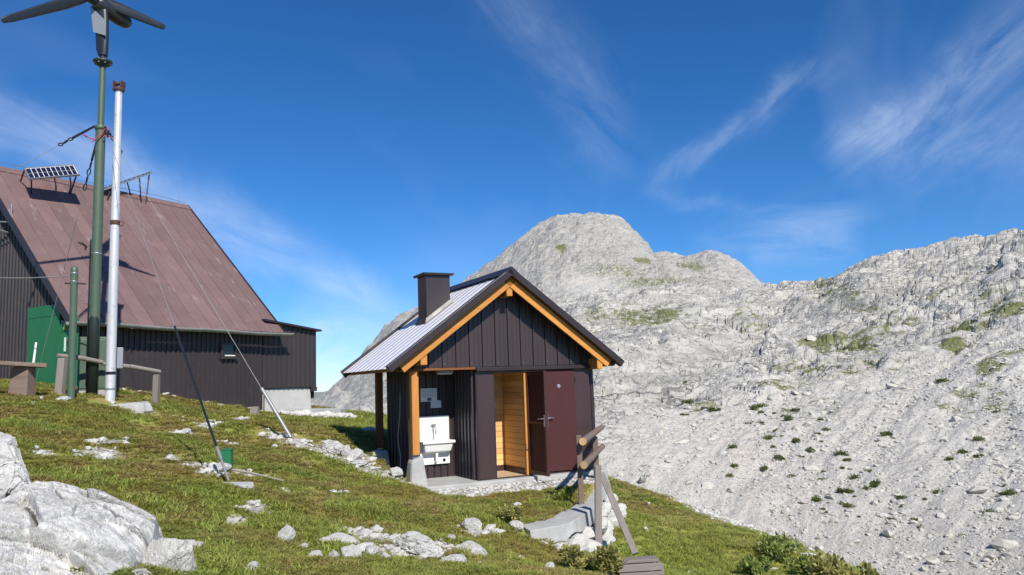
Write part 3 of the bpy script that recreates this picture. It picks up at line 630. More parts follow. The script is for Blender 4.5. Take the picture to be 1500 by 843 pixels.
def rock(name, me, loc, size, rot=(0, 0, 0), parent=None):
    o = bpy.data.objects.new(name, me); link(o, parent); o.location = tuple(float(c) for c in loc); o.scale = tuple(float(c) for c in size); o.rotation_euler = rot; return o

# ================================================================ corrugated sheet: ribs along z, in the local xz plane, facing -y
def corr(mb, x0, x1, zb, zt, period, depth, y=0., back=.05, duty=.5, n=None, top=False, axis='x'):
    zbf = zb if callable(zb) else (lambda x: zb); ztf = zt if callable(zt) else (lambda x: zt)
    xs = []; k = 0; x = x0
    while x < x1-1e-6:
        for f, h in ((0, 0), (.5*(1-duty), 0), (.5*(1-duty)+.10, 1), (.5*(1+duty)-.10, 1), (.5*(1+duty), 0)):
            q = x+f*period
            if q < x1: xs.append((q, h))
        x += period
    xs.append((x1, 0)); V = []; n = len(xs)
    for q, h in xs:
        for (yy, zz) in ((y-h*depth, zbf(q)), (y-h*depth, ztf(q)), (y+back, ztf(q)), (y+back, zbf(q))):
            V.append((q, yy, zz) if axis == 'x' else (yy, q, zz))
    F_ = []
    for i in range(n-1):
        a = i*4; b = a+4
        F_ += [(a, b, b+1, a+1), (a+1, b+1, b+2, a+2), (a+2, b+2, b+3, a+3), (a+3, b+3, b, a)]
    F_ += [(0, 1, 2, 3), ((n-1)*4+3, (n-1)*4+2, (n-1)*4+1, (n-1)*4)]
    return mb.add(V, F_)

# ================================================================ washroom hut
wh = empty('washroom_hut', HO, HA)
tag(wh, 'small brown metal clad washroom hut with orange timber trim and open door', 'hut')
W_ = 3.74; RX = 1.80; RZ = 3.84; SL = .735; EL = 2.40         # ridge x, ridge z, slope, half span
def roofz(x): return RZ-abs(x-RX)*SL
YF, YB = -.40, 2.62
# foundation
box('foundation_slab', MT['concrete'], wh, .12, W_+.14, -.20, 2.45, -.55, -.004, bevel=.02)
pb = MB().hexa([(-.17,-.20,-.40),(.26,-.19,-.40),(.26,.26,-.40),(-.17,.28,-.40),(-.09,-.12,.45),(.13,-.11,.53),(.14,.13,.52),(-.09,.12,.47)])
pb.build('post_footing', MT['concrete'], wh, .05)
MB().hexa([(-.22,1.80,-.2),(.22,1.80,-.2),(.22,2.3,-.2),(-.22,2.3,-.2),(-.14,1.92,.50),(.14,1.92,.50),(.14,2.22,.50),(-.14,2.22,.50)]).build('post_footing', MT['concrete'], wh, .04)
# walls
fl = box('front_wall', MT['brown_flat'], wh, 1.215, 1.565, .0, .06, .012, 1.95)
box('corner_trim', MT['dark'], wh, 1.20, 1.245, -.012, .03, .0, 1.95)
fr = box('front_wall', MT['brown_flat'], wh, 3.33, W_, .0, .06, .012, 1.96)
MB().box(W_-.055, W_+.014, -.014, .03, .0, 1.96).build('corner_trim', MT['dark'], wh)
box('partition_wall', MT['brown_flat'], wh, 2.27, 2.61, .002, .05, .012, 1.95)
box('base_flashing', MT['dark'], wh, 1.19, W_+.02, -.03, .0, -.003, .018)
aw = corr(MB(), .28, 1.215, .0, 2.0, .135, .028, 1.0, .05, .28).build('alcove_back_wall', MT['brown'], wh)
# alcove side wall: ribs run vertical, face looks toward -x
sw2 = MB(); xs = []
y = .06
while y < .98:
    for f, h in ((0, 0), (.34, 0), (.42, 1), (.84, 1), (.92, 0)): xs.append((min(y+f*.155, .98), h))
    y += .155
V = []; 
for q, h in xs:
    for xx, zz in ((1.215-.042*h, 0.), (1.215-.042*h, 1.98), (1.26, 1.98), (1.26, 0.)): V.append((xx, q, zz))
Fq = []
for i in range(len(xs)-1):
    a = i*4; b = a+4; Fq += [(a, b, b+1, a+1), (a+1, b+1, b+2, a+2), (a+2, b+2, b+3, a+3), (a+3, b+3, b, a)]
sw2.add(V, Fq).build('alcove_side_wall', MT['brown'], wh)
# left outside wall, ribs facing -x
def sidewall(name, x, y0, y1, z0, z1, sgn, per=.20, dep=.03, mat='brown'):
    xs = []; y = y0
    while y < y1-1e-6:
        for f, h in ((0, 0), (.40, 0), (.45, 1), (.55, 1), (.60, 0)):
            if y+f*per <= y1: xs.append((y+f*per, h))
        y += per
    xs.append((y1, 0)); V = []
    for q, h in xs:
        for xx, zz in ((x+sgn*dep*h, z0), (x+sgn*dep*h, z1), (x-sgn*.05, z1), (x-sgn*.05, z0)): V.append((xx, q, zz))
    Fq = []
    for i in range(len(xs)-1):
        a = i*4; b = a+4; Fq += [(a, b, b+1, a+1), (a+1, b+1, b+2, a+2), (a+2, b+2, b+3, a+3), (a+3, b+3, b, a)]
    return MB().add(V, Fq).build(name, MT[mat], wh)
sidewall('side_wall', .28, 1.0, 2.36, -.1, 2.28, -1)
sidewall('side_wall', W_, .05, 2.36, -.02, 2.26, 1)
corr(MB(), .28, W_, -.1, lambda x: roofz(x)-.2, .2, -.03, 2.36, -.05, .28).build('back_wall', MT['brown'], wh)
box('corner_trim', MT['dark'], wh, .235, .30, .965, 1.03, .0, 2.0)
# gable: backing wall with a row of standing-seam panels
gz0 = 2.045
gw_ = MB().prism([(.02, gz0+.004), (W_-.01, gz0+.004), (W_-.01, roofz(W_)-.2), (RX, RZ-.2), (.02, roofz(.02)-.2)], .012, .06).build('gable_wall', MT['brown'], wh)
pw = .2665; x = .02; i = 0
while x < W_-.03:
    x1 = min(x+pw, W_-.012); mb = MB(); pf = [(x+.004, 0), (x+.008, .030), (x+.024, .030), (x+.030, .004), (x+.10, .004), (x+.108, .010), (x+.12, .010), (x+.128, .004), (x+.185, .004), (x+.193, .010), (x+.205, .010), (x+.213, .004), (x1, .004)]
    pf = [(a, b) for a, b in pf if a <= x1+1e-9]
    brk = sorted(set([a for a, _ in pf]+([RX] if x < RX < x1 else [])))
    V = []
    for q in brk:
        b = np.interp(q, [a for a, _ in pf], [c for _, c in pf]); zt = roofz(q)-.175
        V += [(q, -b, gz0), (q, -b, zt), (q, .008, zt), (q, .008, gz0)]
    Fq = []; nn = len(brk)
    for j in range(nn-1):
        a = j*4; b = a+4; Fq += [(a, b, b+1, a+1), (a+1, b+1, b+2, a+2), (a+2, b+2, b+3, a+3), (a+3, b+3, b, a)]
    Fq += [(0, 1, 2, 3), ((nn-1)*4+3, (nn-1)*4+2, (nn-1)*4+1, (nn-1)*4)]
    p = mb.add(V, Fq).build('panel', MT['brown'], gw_)
    if i % 2 == 0 and x+.05 < W_-.05: MB().lathe([(.013, 0), (.013, .006), (.006, .012)], (x+.052, -.004, gz0+.06), (0, -1, 0), 8).build('screw', MT['chrome'], gw_)
    x += pw; i += 1
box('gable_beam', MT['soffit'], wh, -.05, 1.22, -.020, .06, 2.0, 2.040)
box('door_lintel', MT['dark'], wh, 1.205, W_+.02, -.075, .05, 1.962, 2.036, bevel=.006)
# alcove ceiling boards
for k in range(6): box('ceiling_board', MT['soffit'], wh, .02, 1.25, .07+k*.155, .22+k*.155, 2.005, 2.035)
# interior lining
ir = empty('interior_lining', (0, 0, 0), 0, wh)
def interior():
    z = .115
    k = 0
    bw = MB().box(1.26, 2.30, 1.05, 1.09, .0, 1.97).build('back_lining', MT['pine'], wh)
    rw = MB().box(2.285, 2.33, .055, 1.05, .0, 1.97).build('side_lining', MT['pine'], wh)
    while z < 1.94:
        MB().box(1.27, 2.26, 1.034, 1.048, z+.002, min(z+.108, 1.95)).build('plank', MT['pine'], bw, .004)
        b = MB().box(0, .93, -.007, .007, z+.002, min(z+.108, 1.95)).build('plank', MT['pine'], rw, .004); b.location = (2.272, .10, 0); b.rotation_euler = (0, 0, pi/2)
        z += .110; k += 1
    lw = MB().box(1.265, 1.30, .065, 1.03, .0, 1.97).build('side_lining', MT['pine'], wh)
    box('skirting', MT['brown_flat'], wh, 1.30, 2.25, 1.012, 1.030, .012, .11)
    box('skirting', MT['brown_flat'], wh, 2.243, 2.262, .07, 1.01, .012, .11)
    box('interior_floor', MT['floorwood'], wh, 1.28, 2.28, .012, 1.04, .0, .010)
    box('interior_ceiling', MT['pine'], wh, 1.28, 2.30, .06, 1.06, 1.975, 2.0)
    box('door_jamb', MT['orange'], wh, 2.205, 2.262, -.006, .065, .012, 1.95, bevel=.006)
    box('door_jamb', MT['dark'], wh, 1.567, 1.59, .004, .065, .012, 1.95)
    box('door_jamb', MT['door_in'], wh, 1.567, 2.262, .006, .05, 1.925, 1.96)
interior(); bpy.data.objects.remove(ir)
# open door, hinged on the right jamb and swung out a quarter turn
dr = empty('door', (2.262, -.01, .045), radians(-89), wh); dr['label'] = 'open maroon door showing its panelled inner side'
# door local: x from hinge 0 to .69, y: inner side -, outer +
box('door_leaf', MT['door'], dr, 0, .69, .0, .036, .0, 1.885, bevel=.004)
for a in ((0, .06, 0, 1.885), (.63, .69, 0, 1.885)): box('door_stile', MT['door_in'], dr, a[0], a[1], -.022, .0, a[2], a[3], bevel=.004)
for a in ((.0), (.92), (1.815)): box('door_rail', MT['door_in'], dr, .06, .63, -.020, .0, a, a+.07 if a != .92 else .965, bevel=.004)
def handle(par, x, z, sgn, dirx):
    m = MB(); m.box(x-.022, x+.022, min(0, sgn*.008), max(0, sgn*.008), z-.11, z+.11); m.tube((x, 0, z+.04), (x, sgn*.055, z+.04), .010, n=10); m.path([(x, sgn*.055, z+.04), (x+dirx*.04, sgn*.058, z+.042), (x+dirx*.13, sgn*.052, z+.036)], .0095, 8)
    m.tube((x, 0, z-.05), (x, sgn*.014, z-.05), .012, n=10)
    return m
h = handle(dr, .655, .98, -1, -1).build('door_handle', MT['chrome'], dr); h.location = (0, -.024, 0)
h = handle(dr, .655, .98, 1, -1).build('door_handle', MT['chrome'], dr); h.location = (0, .037, 0)
# closed door
dc = empty('door', (2.615, -.012, .035), 0, wh); dc['label'] = 'closed maroon metal door with round plate'
box('door_leaf', MT['door'], dc, 0, .705, -.01, .03, 0, 1.915, bevel=.004)
h = handle(dc, .05, .97, -1, 1).build('door_handle', MT['chrome'], dc); h.location = (0, -.011, 0)
MB().lathe([(.038, 0), (.038, .004), (.030, .007)], (.34, -.010, 1.60), (0, -1, 0), 20).build('round_plate', MT['turbgrey'], dc)
for z in (.3, 1.66): MB().tube((.712, -.018, z), (.712, -.018, z+.11), .010, n=8).build('hinge', MT['dark'], dc)
# posts and rafters
for y0, ml, nm in ((-.05, 'orange', 0), (2.03, 'brownwood', 1)):
    MB().box(-.065, .065, y0-.065, y0+.065, .545, 2.14 if nm else 1.99).build('post', MT[ml], wh, .008)
    MB().box(-.05, .05, y0-.012, y0+.012, .48, .60).build('post_shoe', MT['steel'], wh)
for xx in (.09, RX, W_-.02):
    zt = roofz(xx)-.16
    MB().box(xx-.06, xx+.06, YF+.06, YB-.1, zt-.33-(.0 if xx != RX else .02), zt-(.12 if xx != RX else .14)).build('purlin', MT['orange_x'], wh, .008)
# roof
def slope_pt(side, u, y, n):             # u = distance down the slope run (horizontal), n = offset normal
    c = 1/math.hypot(1, SL); return (RX+side*(u+n*SL*c), y, RZ-u*SL+n*c)
def slab(side, u0, u1, y0, y1, n0, n1):
    p = [slope_pt(side, u0, y0, n0), slope_pt(side, u1, y0, n0), slope_pt(side, u1, y1, n0), slope_pt(side, u0, y1, n0), slope_pt(side, u0, y0, n1), slope_pt(side, u1, y0, n1), slope_pt(side, u1, y1, n1), slope_pt(side, u0, y1, n1)]
    return MB().hexa(p)
for side in (-1, 1):
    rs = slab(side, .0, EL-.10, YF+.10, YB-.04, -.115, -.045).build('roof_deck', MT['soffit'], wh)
    rs['label'] = 'left roof slope with sky glare painted white on its ribbed sheets' if side < 0 else 'far roof slope out of direct view'
    per = .302; y = YF+.045; k = 0
    while y < YB-.05:
        y1 = min(y+per, YB); mb = MB()
        prof = [(0, .0), (.006, .006), (.06, .006), (.10, .0), (.20, .0), (.206, .002), (.226, .002), (.234, .0), (.302, .0)]
        V = []
        pr = [(a, b) for a, b in prof if y+a <= y1+1e-6]
        for a, b in pr:
            V += [slope_pt(side, .03, y+a, -.042+b), slope_pt(side, EL, y+a, -.042+b), slope_pt(side, EL, y+a, -.047+b), slope_pt(side, .03, y+a, -.047+b)]
        Fq = []
        for j in range(len(pr)-1):
            a = j*4; b = a+4; Fq += [(a, b, b+1, a+1), (a+1, b+1, b+2, a+2), (a+2, b+2, b+3, a+3), (a+3, b+3, b, a)]
        Fq += [(0, 1, 2, 3), ((len(pr)-1)*4+3, (len(pr)-1)*4+2, (len(pr)-1)*4+1, (len(pr)-1)*4)]
        o_ = mb.add(V, Fq).build('roof_sheet', MT['glare_roof'] if side < 0 else MT['brown'], rs); y += per; k += 1
        if side < 0:                      # the rib flanks stay brown, outside the painted glare
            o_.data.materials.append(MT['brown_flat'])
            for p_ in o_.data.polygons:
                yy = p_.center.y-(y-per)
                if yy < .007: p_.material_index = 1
    # verge flashing and barge board
    v1 = slab(side, -.02 if side > 0 else 0.02, EL+.01, YF-.07, YF+.05, -.112, .012).build('verge_flashing', MT['dark'], wh, .006)
    v2 = slab(side, .0, EL-.16, YF+.040, YF+.075, -.275, -.114).build('barge_board', MT['orange_x'], wh, .004)
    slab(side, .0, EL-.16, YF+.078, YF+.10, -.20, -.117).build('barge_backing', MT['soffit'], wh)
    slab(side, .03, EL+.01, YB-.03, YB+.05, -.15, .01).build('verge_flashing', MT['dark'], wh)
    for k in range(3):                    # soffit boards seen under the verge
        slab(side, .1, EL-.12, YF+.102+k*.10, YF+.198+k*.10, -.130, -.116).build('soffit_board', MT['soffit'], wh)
    slab(side, EL-.12, EL-.06, YF+.05, YB-.05, -.16, -.046).build('eave_board', MT['brownwood'], wh)
MB().prism([(RX-.16, RZ-.16*SL-.0+.004), (RX, RZ+.03), (RX+.16, RZ-.16*SL+.004), (RX, RZ+.012)], YF-.074, YB+.055).build('ridge_cap', MT['dark'], wh)
# chimney
ch = MB().box(.66, 1.16, 1.00, 1.48, 2.75, 3.88).build('chimney', MT['chim'], wh, .006)
MB().hexa([(.60,.94,3.88),(1.22,.94,3.88),(1.22,1.54,3.88),(.60,1.54,3.88),(.585,.925,3.92),(1.235,.925,3.92),(1.235,1.555,3.92),(.585,1.555,3.92)]).build('chimney_cap', MT['chim'], ch, .005)
MB().hexa([(.61,.95,2.93),(1.21,.95,3.37),(1.21,1.53,3.37),(.61,1.53,2.93),(.64,.98,3.03),(1.18,.98,3.43),(1.18,1.50,3.43),(.64,1.50,3.03)]).build('chimney_flashing', MT['dark'], ch)
# things fixed in the alcove
sk = empty('wash_basin', hwd(.45, 1.0, .25), HA); tag(sk, 'white wall basin with splashback and tap in the hut alcove', 'basin')
box('splashback', MT['white'], sk, .0, .60, -.052, -.032, .0, .905, bevel=.008)
bs = MB(); o = (.0, .63, -.42, -.05, .20, .43)
bs.hexa([(.06,-.19,.24),(.57,-.19,.24),(.60,-.053,.20),(.03,-.053,.20),(.015,-.235,.40),(.615,-.235,.40),(.615,-.053,.40),(.015,-.053,.40)])
bs.build('bowl', MT['white'], sk, .02)
rm = MB()
for a in ((-.01,.64,-.26,-.225),(-.01,.64,-.10,-.053),(-.01,.05,-.225,-.10),(.58,.64,-.225,-.10)): rm.box(a[0], a[1], a[2], a[3], .395, .445)
rm.build('rim', MT['white'], sk, .008)
MB().tube((.30,-.14,.22),(.30,-.14,.06),.03,.022,12).tube((.30,-.14,.07),(.30,-.06,.05),.022,n=10).build('drain_pipe', MT['white'], sk)
MB().lathe([(.03,0),(.03,.01),(.018,.012)], (.48,-.052,.07), (0,-1,0), 14).build('drain_hole', MT['black'], sk)
MB().tube((.27,-.05,.70),(.27,-.17,.70),.014,n=10).path([(.27,-.16,.70),(.27,-.19,.66),(.27,-.19,.57)],.012,8).tube((.22,-.09,.745),(.32,-.09,.745),.012,n=8).tube((.27,-.09,.70),(.27,-.09,.75),.012,n=8).build('tap', MT['chrome'], sk)
def notice(name, x0, x1, z0, z1, label, rows, pic=None):
    e = empty(name, hwd(x0, .965, z0), HA); tag(e, label, 'sign'); w_, h_ = x1-x0, z1-z0
    b = box('board', MT['paper'], e, 0, w_, 0, .006, 0, h_)
    m = MB(); r = random.Random(len(name)+rows)
    for k in range(rows):
        zz = h_*(.90-.62*(k+.4)/rows) if pic else h_*(.92-.85*(k+.4)/rows); xx = w_*.07
        while xx < w_*.90:
            ww = r.uniform(.02, .05)*w_/.3; m.box(xx, min(xx+ww, w_*.93), -.0015, 0, zz, zz+h_*.022); xx += ww+.010
    tag(m.build('print', MT['ink'], b), kind='stuff')
    if pic: MB().box(w_*.40, w_*.66, -.002, 0, h_*.06, h_*.28).build('picture', MT['ink'], b)
notice('notice_sign', .49, .82, 1.43, 1.68, 'larger pale notice board with print on the alcove wall', 6, True)
notice('notice_sign', .69, .90, 1.305, 1.445, 'smaller pale notice board below the larger one in the alcove', 5)
lp = empty('wall_lamp', hwd(.60, .30, 1.93), HA); tag(lp, 'flat pale lamp box under the alcove ceiling of the washroom hut', 'lamp')
box('housing', MT['turbgrey'], lp, 0, .30, 0, .12, .02, .075, bevel=.006); box('diffuser', MT['paper'], lp, .02, .28, .012, .108, 0, .02, bevel=.004)
bi = empty('waste_bin', hwd(1.62, .42, .012), HA); tag(bi, 'low brown bin just inside the open hut door', 'bin')
box('body', MT['brownwood'], bi, -.14, .10, -.02, .26, 0, .40, bevel=.01); box('lid', MT['pine'], bi, -.15, .11, -.03, .27, .40, .415)
cbl = [hwd(.06, .9, 1.62), hwd(.04, .88, 1.2), hwd(-.02, .84, .8), hwd(.02, .82, .45), hwd(.0, .80, .25)]
tag(MB().path([tuple(p) for p in cbl], .008, 6).build('cable', MT['wire']), 'thin grey cable hanging beside the orange post', 'cable')

# ================================================================ mountain hut
mh = empty('mountain_hut', (ML[0], ML[1], 0), MA)
tag(mh, 'large mountain hut with steep faded brown metal roof and corrugated walls', 'hut')
GZE = ML[2]+.14; WS = .34; RS = 4.62; RZ2 = 7.98; XR = 6.42           # eave height, wall set-back, ridge s and height, right verge x
msl = (RZ2-GZE)/RS
ew = corr(MB(), .10, 5.86, .3, GZE+.12, .155, .030, WS, .08, .45).build('eave_wall', MT['hutwall'], mh)
# gable end wall, facing -x (ribs along z)
def gable(x, sgn, name):
    V = []; xs = []; y = WS
    while y < 2*RS-WS:
        for f, h in ((0, 0), (.26, 0), (.36, 1), (.64, 1), (.74, 0)): xs.append((min(y+f*.155, 2*RS-WS), h))
        y += .155
    for q, h in xs:
        zt = RZ2-abs(q-RS)*msl-.12
        for xx, zz in ((x+sgn*.03*h, .3), (x+sgn*.03*h, zt), (x-sgn*.08, zt), (x-sgn*.08, .3)): V.append((xx, q, zz))
    Fq = []
    for i in range(len(xs)-1):
        a = i*4; b = a+4; Fq += [(a, b, b+1, a+1), (a+1, b+1, b+2, a+2), (a+2, b+2, b+3, a+3), (a+3, b+3, b, a)]
    return MB().add(V, Fq).build(name, MT['hutwall'], mh)
gable(.10, -1, 'gable_wall'); gable(5.98, 1, 'gable_wall')
box('back_wall', MT['hutwall'], mh, .02, 6.0, 2*RS-WS, 2*RS-WS+.08, .3, GZE+.12)
def ms_pt(x, s, n):                      # on the front slope
    c = 1/math.hypot(1, msl); return (x, s-n*msl*c, GZE+s*msl+n*c)
def mslab(x0, x1, s0, s1, n0, n1, flip=False):
    f = (lambda p: (p[0], 2*RS-p[1], p[2])) if flip else (lambda p: p)
    P = [ms_pt(x0, s0, n0), ms_pt(x1, s0, n0), ms_pt(x1, s1, n0), ms_pt(x0, s1, n0), ms_pt(x0, s0, n1), ms_pt(x1, s0, n1), ms_pt(x1, s1, n1), ms_pt(x0, s1, n1)]
    return MB().hexa([f(p) for p in P])
X0 = -.12
for flip in (False, True):
    rd = mslab(X0+.02, XR-.02, .05, RS, -.14, -.032, flip).build('roof_deck', MT['dark'], mh)
    n_ = 15; wdt = (XR-X0)/n_
    for k in range(n_):
        x0 = X0+k*wdt; mb = MB()
        for (a, b_, h) in ((.0, wdt-.004, .0),):
            mb.hexa(mslab(x0+a, x0+b_, -.02, RS+.0, -.03, .0, flip).v)
        mb.hexa(mslab(x0-.010, x0+.010, -.02, RS, .0, .013, flip).v)
        mb.build('roof_sheet', MT['oldroof'], rd)
    mslab(XR, XR+.03, -.03, RS, -.14, .035, flip).build('verge_board', MT['dark'], mh); mslab(X0-.03, X0, -.03, RS, -.14, .035, flip).build('verge_board', MT['dark'], mh)
rcap = MB(); k6 = [(0, 0), (.16, -.16*msl), (.17, -.16*msl+.02), (0, .04), (-.17, -.16*msl+.02), (-.16, -.16*msl)]
rcap.add([(x, RS+p, RZ2+.006+q) for x in (X0-.04, XR+.04) for p, q in k6], [(0,1,2,3,4,5), (11,10,9,8,7,6)]+[(i, 6+i, 6+(i+1) % 6, (i+1) % 6) for i in range(6)]); rcap.build('ridge_cap', MT['oldroof'], mh)
# half-round gutter
gm = MB(); 
prof = [(cos(t)*.095, sin(t)*.095) for t in np.linspace(pi, 2*pi, 9)]+[(cos(t)*.082, sin(t)*.082) for t in np.linspace(2*pi, pi, 9)]
V = []
for xg in np.linspace(X0-.15, XR+.22, 12):
    V += [(xg, -.11+a, GZE-.015+b-.006*(xg-X0)+.012*math.sin(xg*2.1)) for a, b in prof]
n = len(prof); gm.add(V, [(i*n+k, i*n+(k+1) % n, (i+1)*n+(k+1) % n, (i+1)*n+k) for i in range(11) for k in range(n)], True)
gm.add(V, [tuple(range(n)), tuple(range(11*n, 12*n))])
gm.build('gutter', MT['gutter'], mh)
for xg in np.linspace(.3, 6.2, 7): MB().box(xg-.012, xg+.012, -.20, .02, GZE-.125, GZE-.112).build('gutter_bracket', MT['gutter'], mh)
box('soffit', MT['dark'], mh, X0, XR, .0, WS, GZE-.02, GZE+.0)
# window
(xa, za), (xb, zb_) = mplane(322, 503, WS), mplane(344, 525, WS)
wn = empty('window', (xa, WS-.03, zb_), 0, mh); ww, wh_ = xb-xa, za-zb_
fm = MB().box(0, ww, -.05, 0, 0, .05).box(0, ww, -.05, 0, wh_-.05, wh_).box(0, .05, -.05, 0, .05, wh_-.05).box(ww-.05, ww, -.05, 0, .05, wh_-.05); fm.build('frame', MT['hutwall'], wn)
MB().box(.05, ww-.05, -.012, -.004, .05, wh_-.05).build('pane', MT['glass'], wn)
MB().box(-.03, ww+.03, -.09, .0, -.03, -.001).build('sill', MT['hutwall'], wn)
fl_ = MB().box(.12, ww-.06, -.055, -.035, .055, .085)
fl_.build('sill_plate', MT['white'], wn)
# green doors in the gable end
def gdoor(pa, pb, label, extra=None):
    (sa, z1), (sb, z0) = mgable(*pa, .06), mgable(*pb, .06); s0, s1 = min(sa, sb), max(sa, sb)
    d = empty('door', (.055, s0, z0-.15), 0, mh); d['label'] = label; H = z1-z0+.15; w_ = s1-s0
    box('door_leaf', MT['greendoor'], d, -.04, .0, 0, w_, 0, H, bevel=.004)
    box('door_header', MT['greendoor'], d, -.058, -.041, .0, w_, H-.27, H, bevel=.003)
    nb = 5
    for k in range(nb): box('door_board', MT['greendoor'], d, -.052, -.041, .008+k*(w_-.016)/nb, (k+1)*(w_-.016)/nb, .14, H-.28)
    box('door_kickboard', MT['greendoor'], d, -.06, -.041, .0, w_, 0, .13)
    return d, w_, H
gdoor((45, 452), (87, 566), 'tall bright green boarded door in the gable wall')
d2, w2, h2 = gdoor((93, 470), (113, 568), 'narrow green door with yellow and white marks')
for a in (.22, .72): MB().box(-.075, -.061, w2*a-.04, w2*a+.04, h2-.22, h2-.10).build('yellow_mark', MT['yellow'], d2)
for a in (.18, .66): MB().box(-.075, -.061, w2*a-.03, w2*a+.03, h2-.75, h2-.42).build('white_mark', MT['white'], d2)
# annex at the far end
ax0, ax1 = 5.87, mplane(463, 500, .36)[0]
azt0 = mplane(405, 470, .3)[1]; azt1 = mplane(466, 483, .3)[1]
azf = lambda x: azt0+(x-6.1)*(azt1-azt0)/(ax1-6.1)-.06
corr(MB(), ax0, ax1, mplane(458, 567, .36)[1], azf, .20, .028, .36, .08, .30).build('annex_wall', MT['hutwall'], mh)
box('annex_wall', MT['hutwall'], mh, ax1-.06, ax1, .45, 3.2, 1.3, azf(ax1)-.01)
zbk = mplane(458, 567, .36)[1]
MB().box(ax1-.22, ax1+.003, .325, .44, zbk-.14, zbk).build('annex_corner_board', MT['hutwall'], mh)
MB().hexa([(ax0,.20,azf(ax0)),(ax1+.10,.20,azf(ax1+.1)),(ax1+.1,3.3,azf(ax1+.1)),(ax0,3.3,azf(ax0)),(ax0,.20,azf(ax0)+.06),(ax1+.1,.20,azf(ax1+.1)+.06),(ax1+.1,3.3,azf(ax1+.1)+.06),(ax0,3.3,azf(ax0)+.06)]).build('annex_roof', MT['dark'], mh)
mb = MB(); r = random.Random(3); bx1 = mplane(458, 580, .40)[0]
mb.hexa([(ax0-.05,.40,.4),(bx1,.42,.4),(bx1,3,.4),(ax0-.05,3,.4),(ax0-.05,.41,zbk-.01),(bx1-.05,.43,zbk+.0-.004),(bx1-.05,3,zbk-.004),(ax0-.05,3,zbk-.01)]).build('annex_foundation', MT['masonry'], mh, .04)
# light bracket on the gable, high up at the left
bk = empty('bracket', (ML[0], ML[1], 0), MA); tag(bk, 'grey metal bracket on the gable of the large hut', 'bracket')
(sg, zg), (sh, zh) = mgable(2, 326, 0), mgable(22, 326, 0)
m = MB().tube((-.35, sg+.3, zg), (-.05, sh, zh), .022).tube((-.35, sg+.3, zg+.62), (-.05, sh+.55, zh+.52), .02).tube((-.05, sh+.1, zh-.06), (-.05, sh+.1, zh+.5), .022)
m.tube((-.35, sg+.3, zg-.05), (-.05, sh+.2, zh-.25), .014); m.build('tubes', MT['steel'], bk)

# solar panels on the roof
def solar_array(name, label, P, leg_pts):
    """P: four world corners (low-left, low-right, high-right, high-left)"""
    P = [Vector(p) for p in P]; e = empty(name, P[0]); tag(e, label, 'solar panel', 'solar panels on the hut roof')
    O = P[0]; a = P[1]-P[0]; b = P[3]-P[0]; nrm = a.cross(b).normalized()
    if nrm.dot(Vector(tuple(CAM))-O) < 0: nrm = -nrm
    def q(u, v, n): return tuple(a*u+b*v+nrm*n)
    def pl(u0, u1, v0, v1, n0, n1): return MB().hexa([q(u0,v0,n0),q(u1,v0,n0),q(u1,v1,n0),q(u0,v1,n0),q(u0,v0,n1),q(u1,v0,n1),q(u1,v1,n1),q(u0,v1,n1)])
    pl(0, 1, 0, 1, -.03, -.004).build('back_sheet', MT['paper'], e)
    fm = MB()
    for r_ in ((-.012, 1.012, -.03, .03), (-.012, 1.012, .97, 1.03), (-.012, .012, .03, .97), (.988, 1.012, .03, .97)): fm.hexa(pl(*r_, -.04, .012).v)
    fm.build('frame', MT['steel'], e)
    for i in range(10):
        for j in range(2): pl(.018+i*.0966, .018+(i+1)*.0966-.012, .05+j*.455, .05+(j+1)*.455-.03, -.004, .003).build('cell', MT['cell'], e)
    for k, (p0, p1) in enumerate(leg_pts): MB().tube(Vector(p0)-O, Vector(p1)-O, .022, n=6).build('leg', MT['dark'], e)
    return e
def mwd(x, s, z): return (ML[0]+mu[0]*x+mw[0]*s, ML[1]+mu[1]*x+mw[1]*s, z)
def mr_at(px, py):                       # the roof point seen there
    p0 = np.array(mwd(0, 0, GZE)); n = np.array([-mw[0]*msl, -mw[1]*msl, 1.]); v = ray(px, py); return CAM+v*((p0-CAM)@n)/(v@n)
dA = np.linalg.norm(mr_at(60, 275)[:2])-1.0
c1 = [at(43, 262, dA-.15), at(116, 256, dA+.35), at(101, 241, dA+.75), at(36, 247, dA+.25)]
lg = [(at(46, 263, dA-.1), mr_at(46, 283)), (at(112, 257, dA+.35), mr_at(103, 284)), (at(100, 243, dA+.7), mr_at(104, 270)), (at(80, 262, dA+.2), mr_at(82, 272)), (at(36, 249, dA+.3), mr_at(30, 266))]
solar_array('solar_panel', 'tilted dark solar panel facing the viewer on the roof ridge at far left', c1, lg)
dB = np.linalg.norm(mr_at(200, 292)[:2])-.6
c2 = [at(150, 278, dB-.3), at(222, 253, dB+.7), at(216, 252.5, dB+1.6), at(150, 276, dB+.7)]
lg = [(at(219, 253, dB+.8), mr_at(213, 299)), (at(204, 259, dB+.5), mr_at(207, 297)), (at(186, 266, dB+.2), mr_at(192, 288)), (at(163, 275, dB), mr_at(157, 294))]
solar_array('solar_panel', 'solar panel seen edge on with dark legs, behind the two tall poles', c2, lg)
p0 = np.array(mwd(6.0, RS-.1, RZ2-.1)); tp = p0+np.array([0, 0, .75])
tag(MB().tube(p0, tp, .010, .006, 6).tube(p0, p0+np.array([0, 0, .18]), .02, n=6).build('lightning_rod', MT['steel']), 'thin lightning rod on the ridge end of the large hut', 'rod')
rl = [mwd(x, RS-.05+.02*math.sin(x*3), RZ2+.12+.03*math.sin(x*1.7)) for x in np.linspace(.4, XR-.1, 9)]
tag(MB().path(rl, .008, 5).build('ridge_wire', MT['steel']), 'lightning conductor wire running along the ridge of the large hut', 'wire')
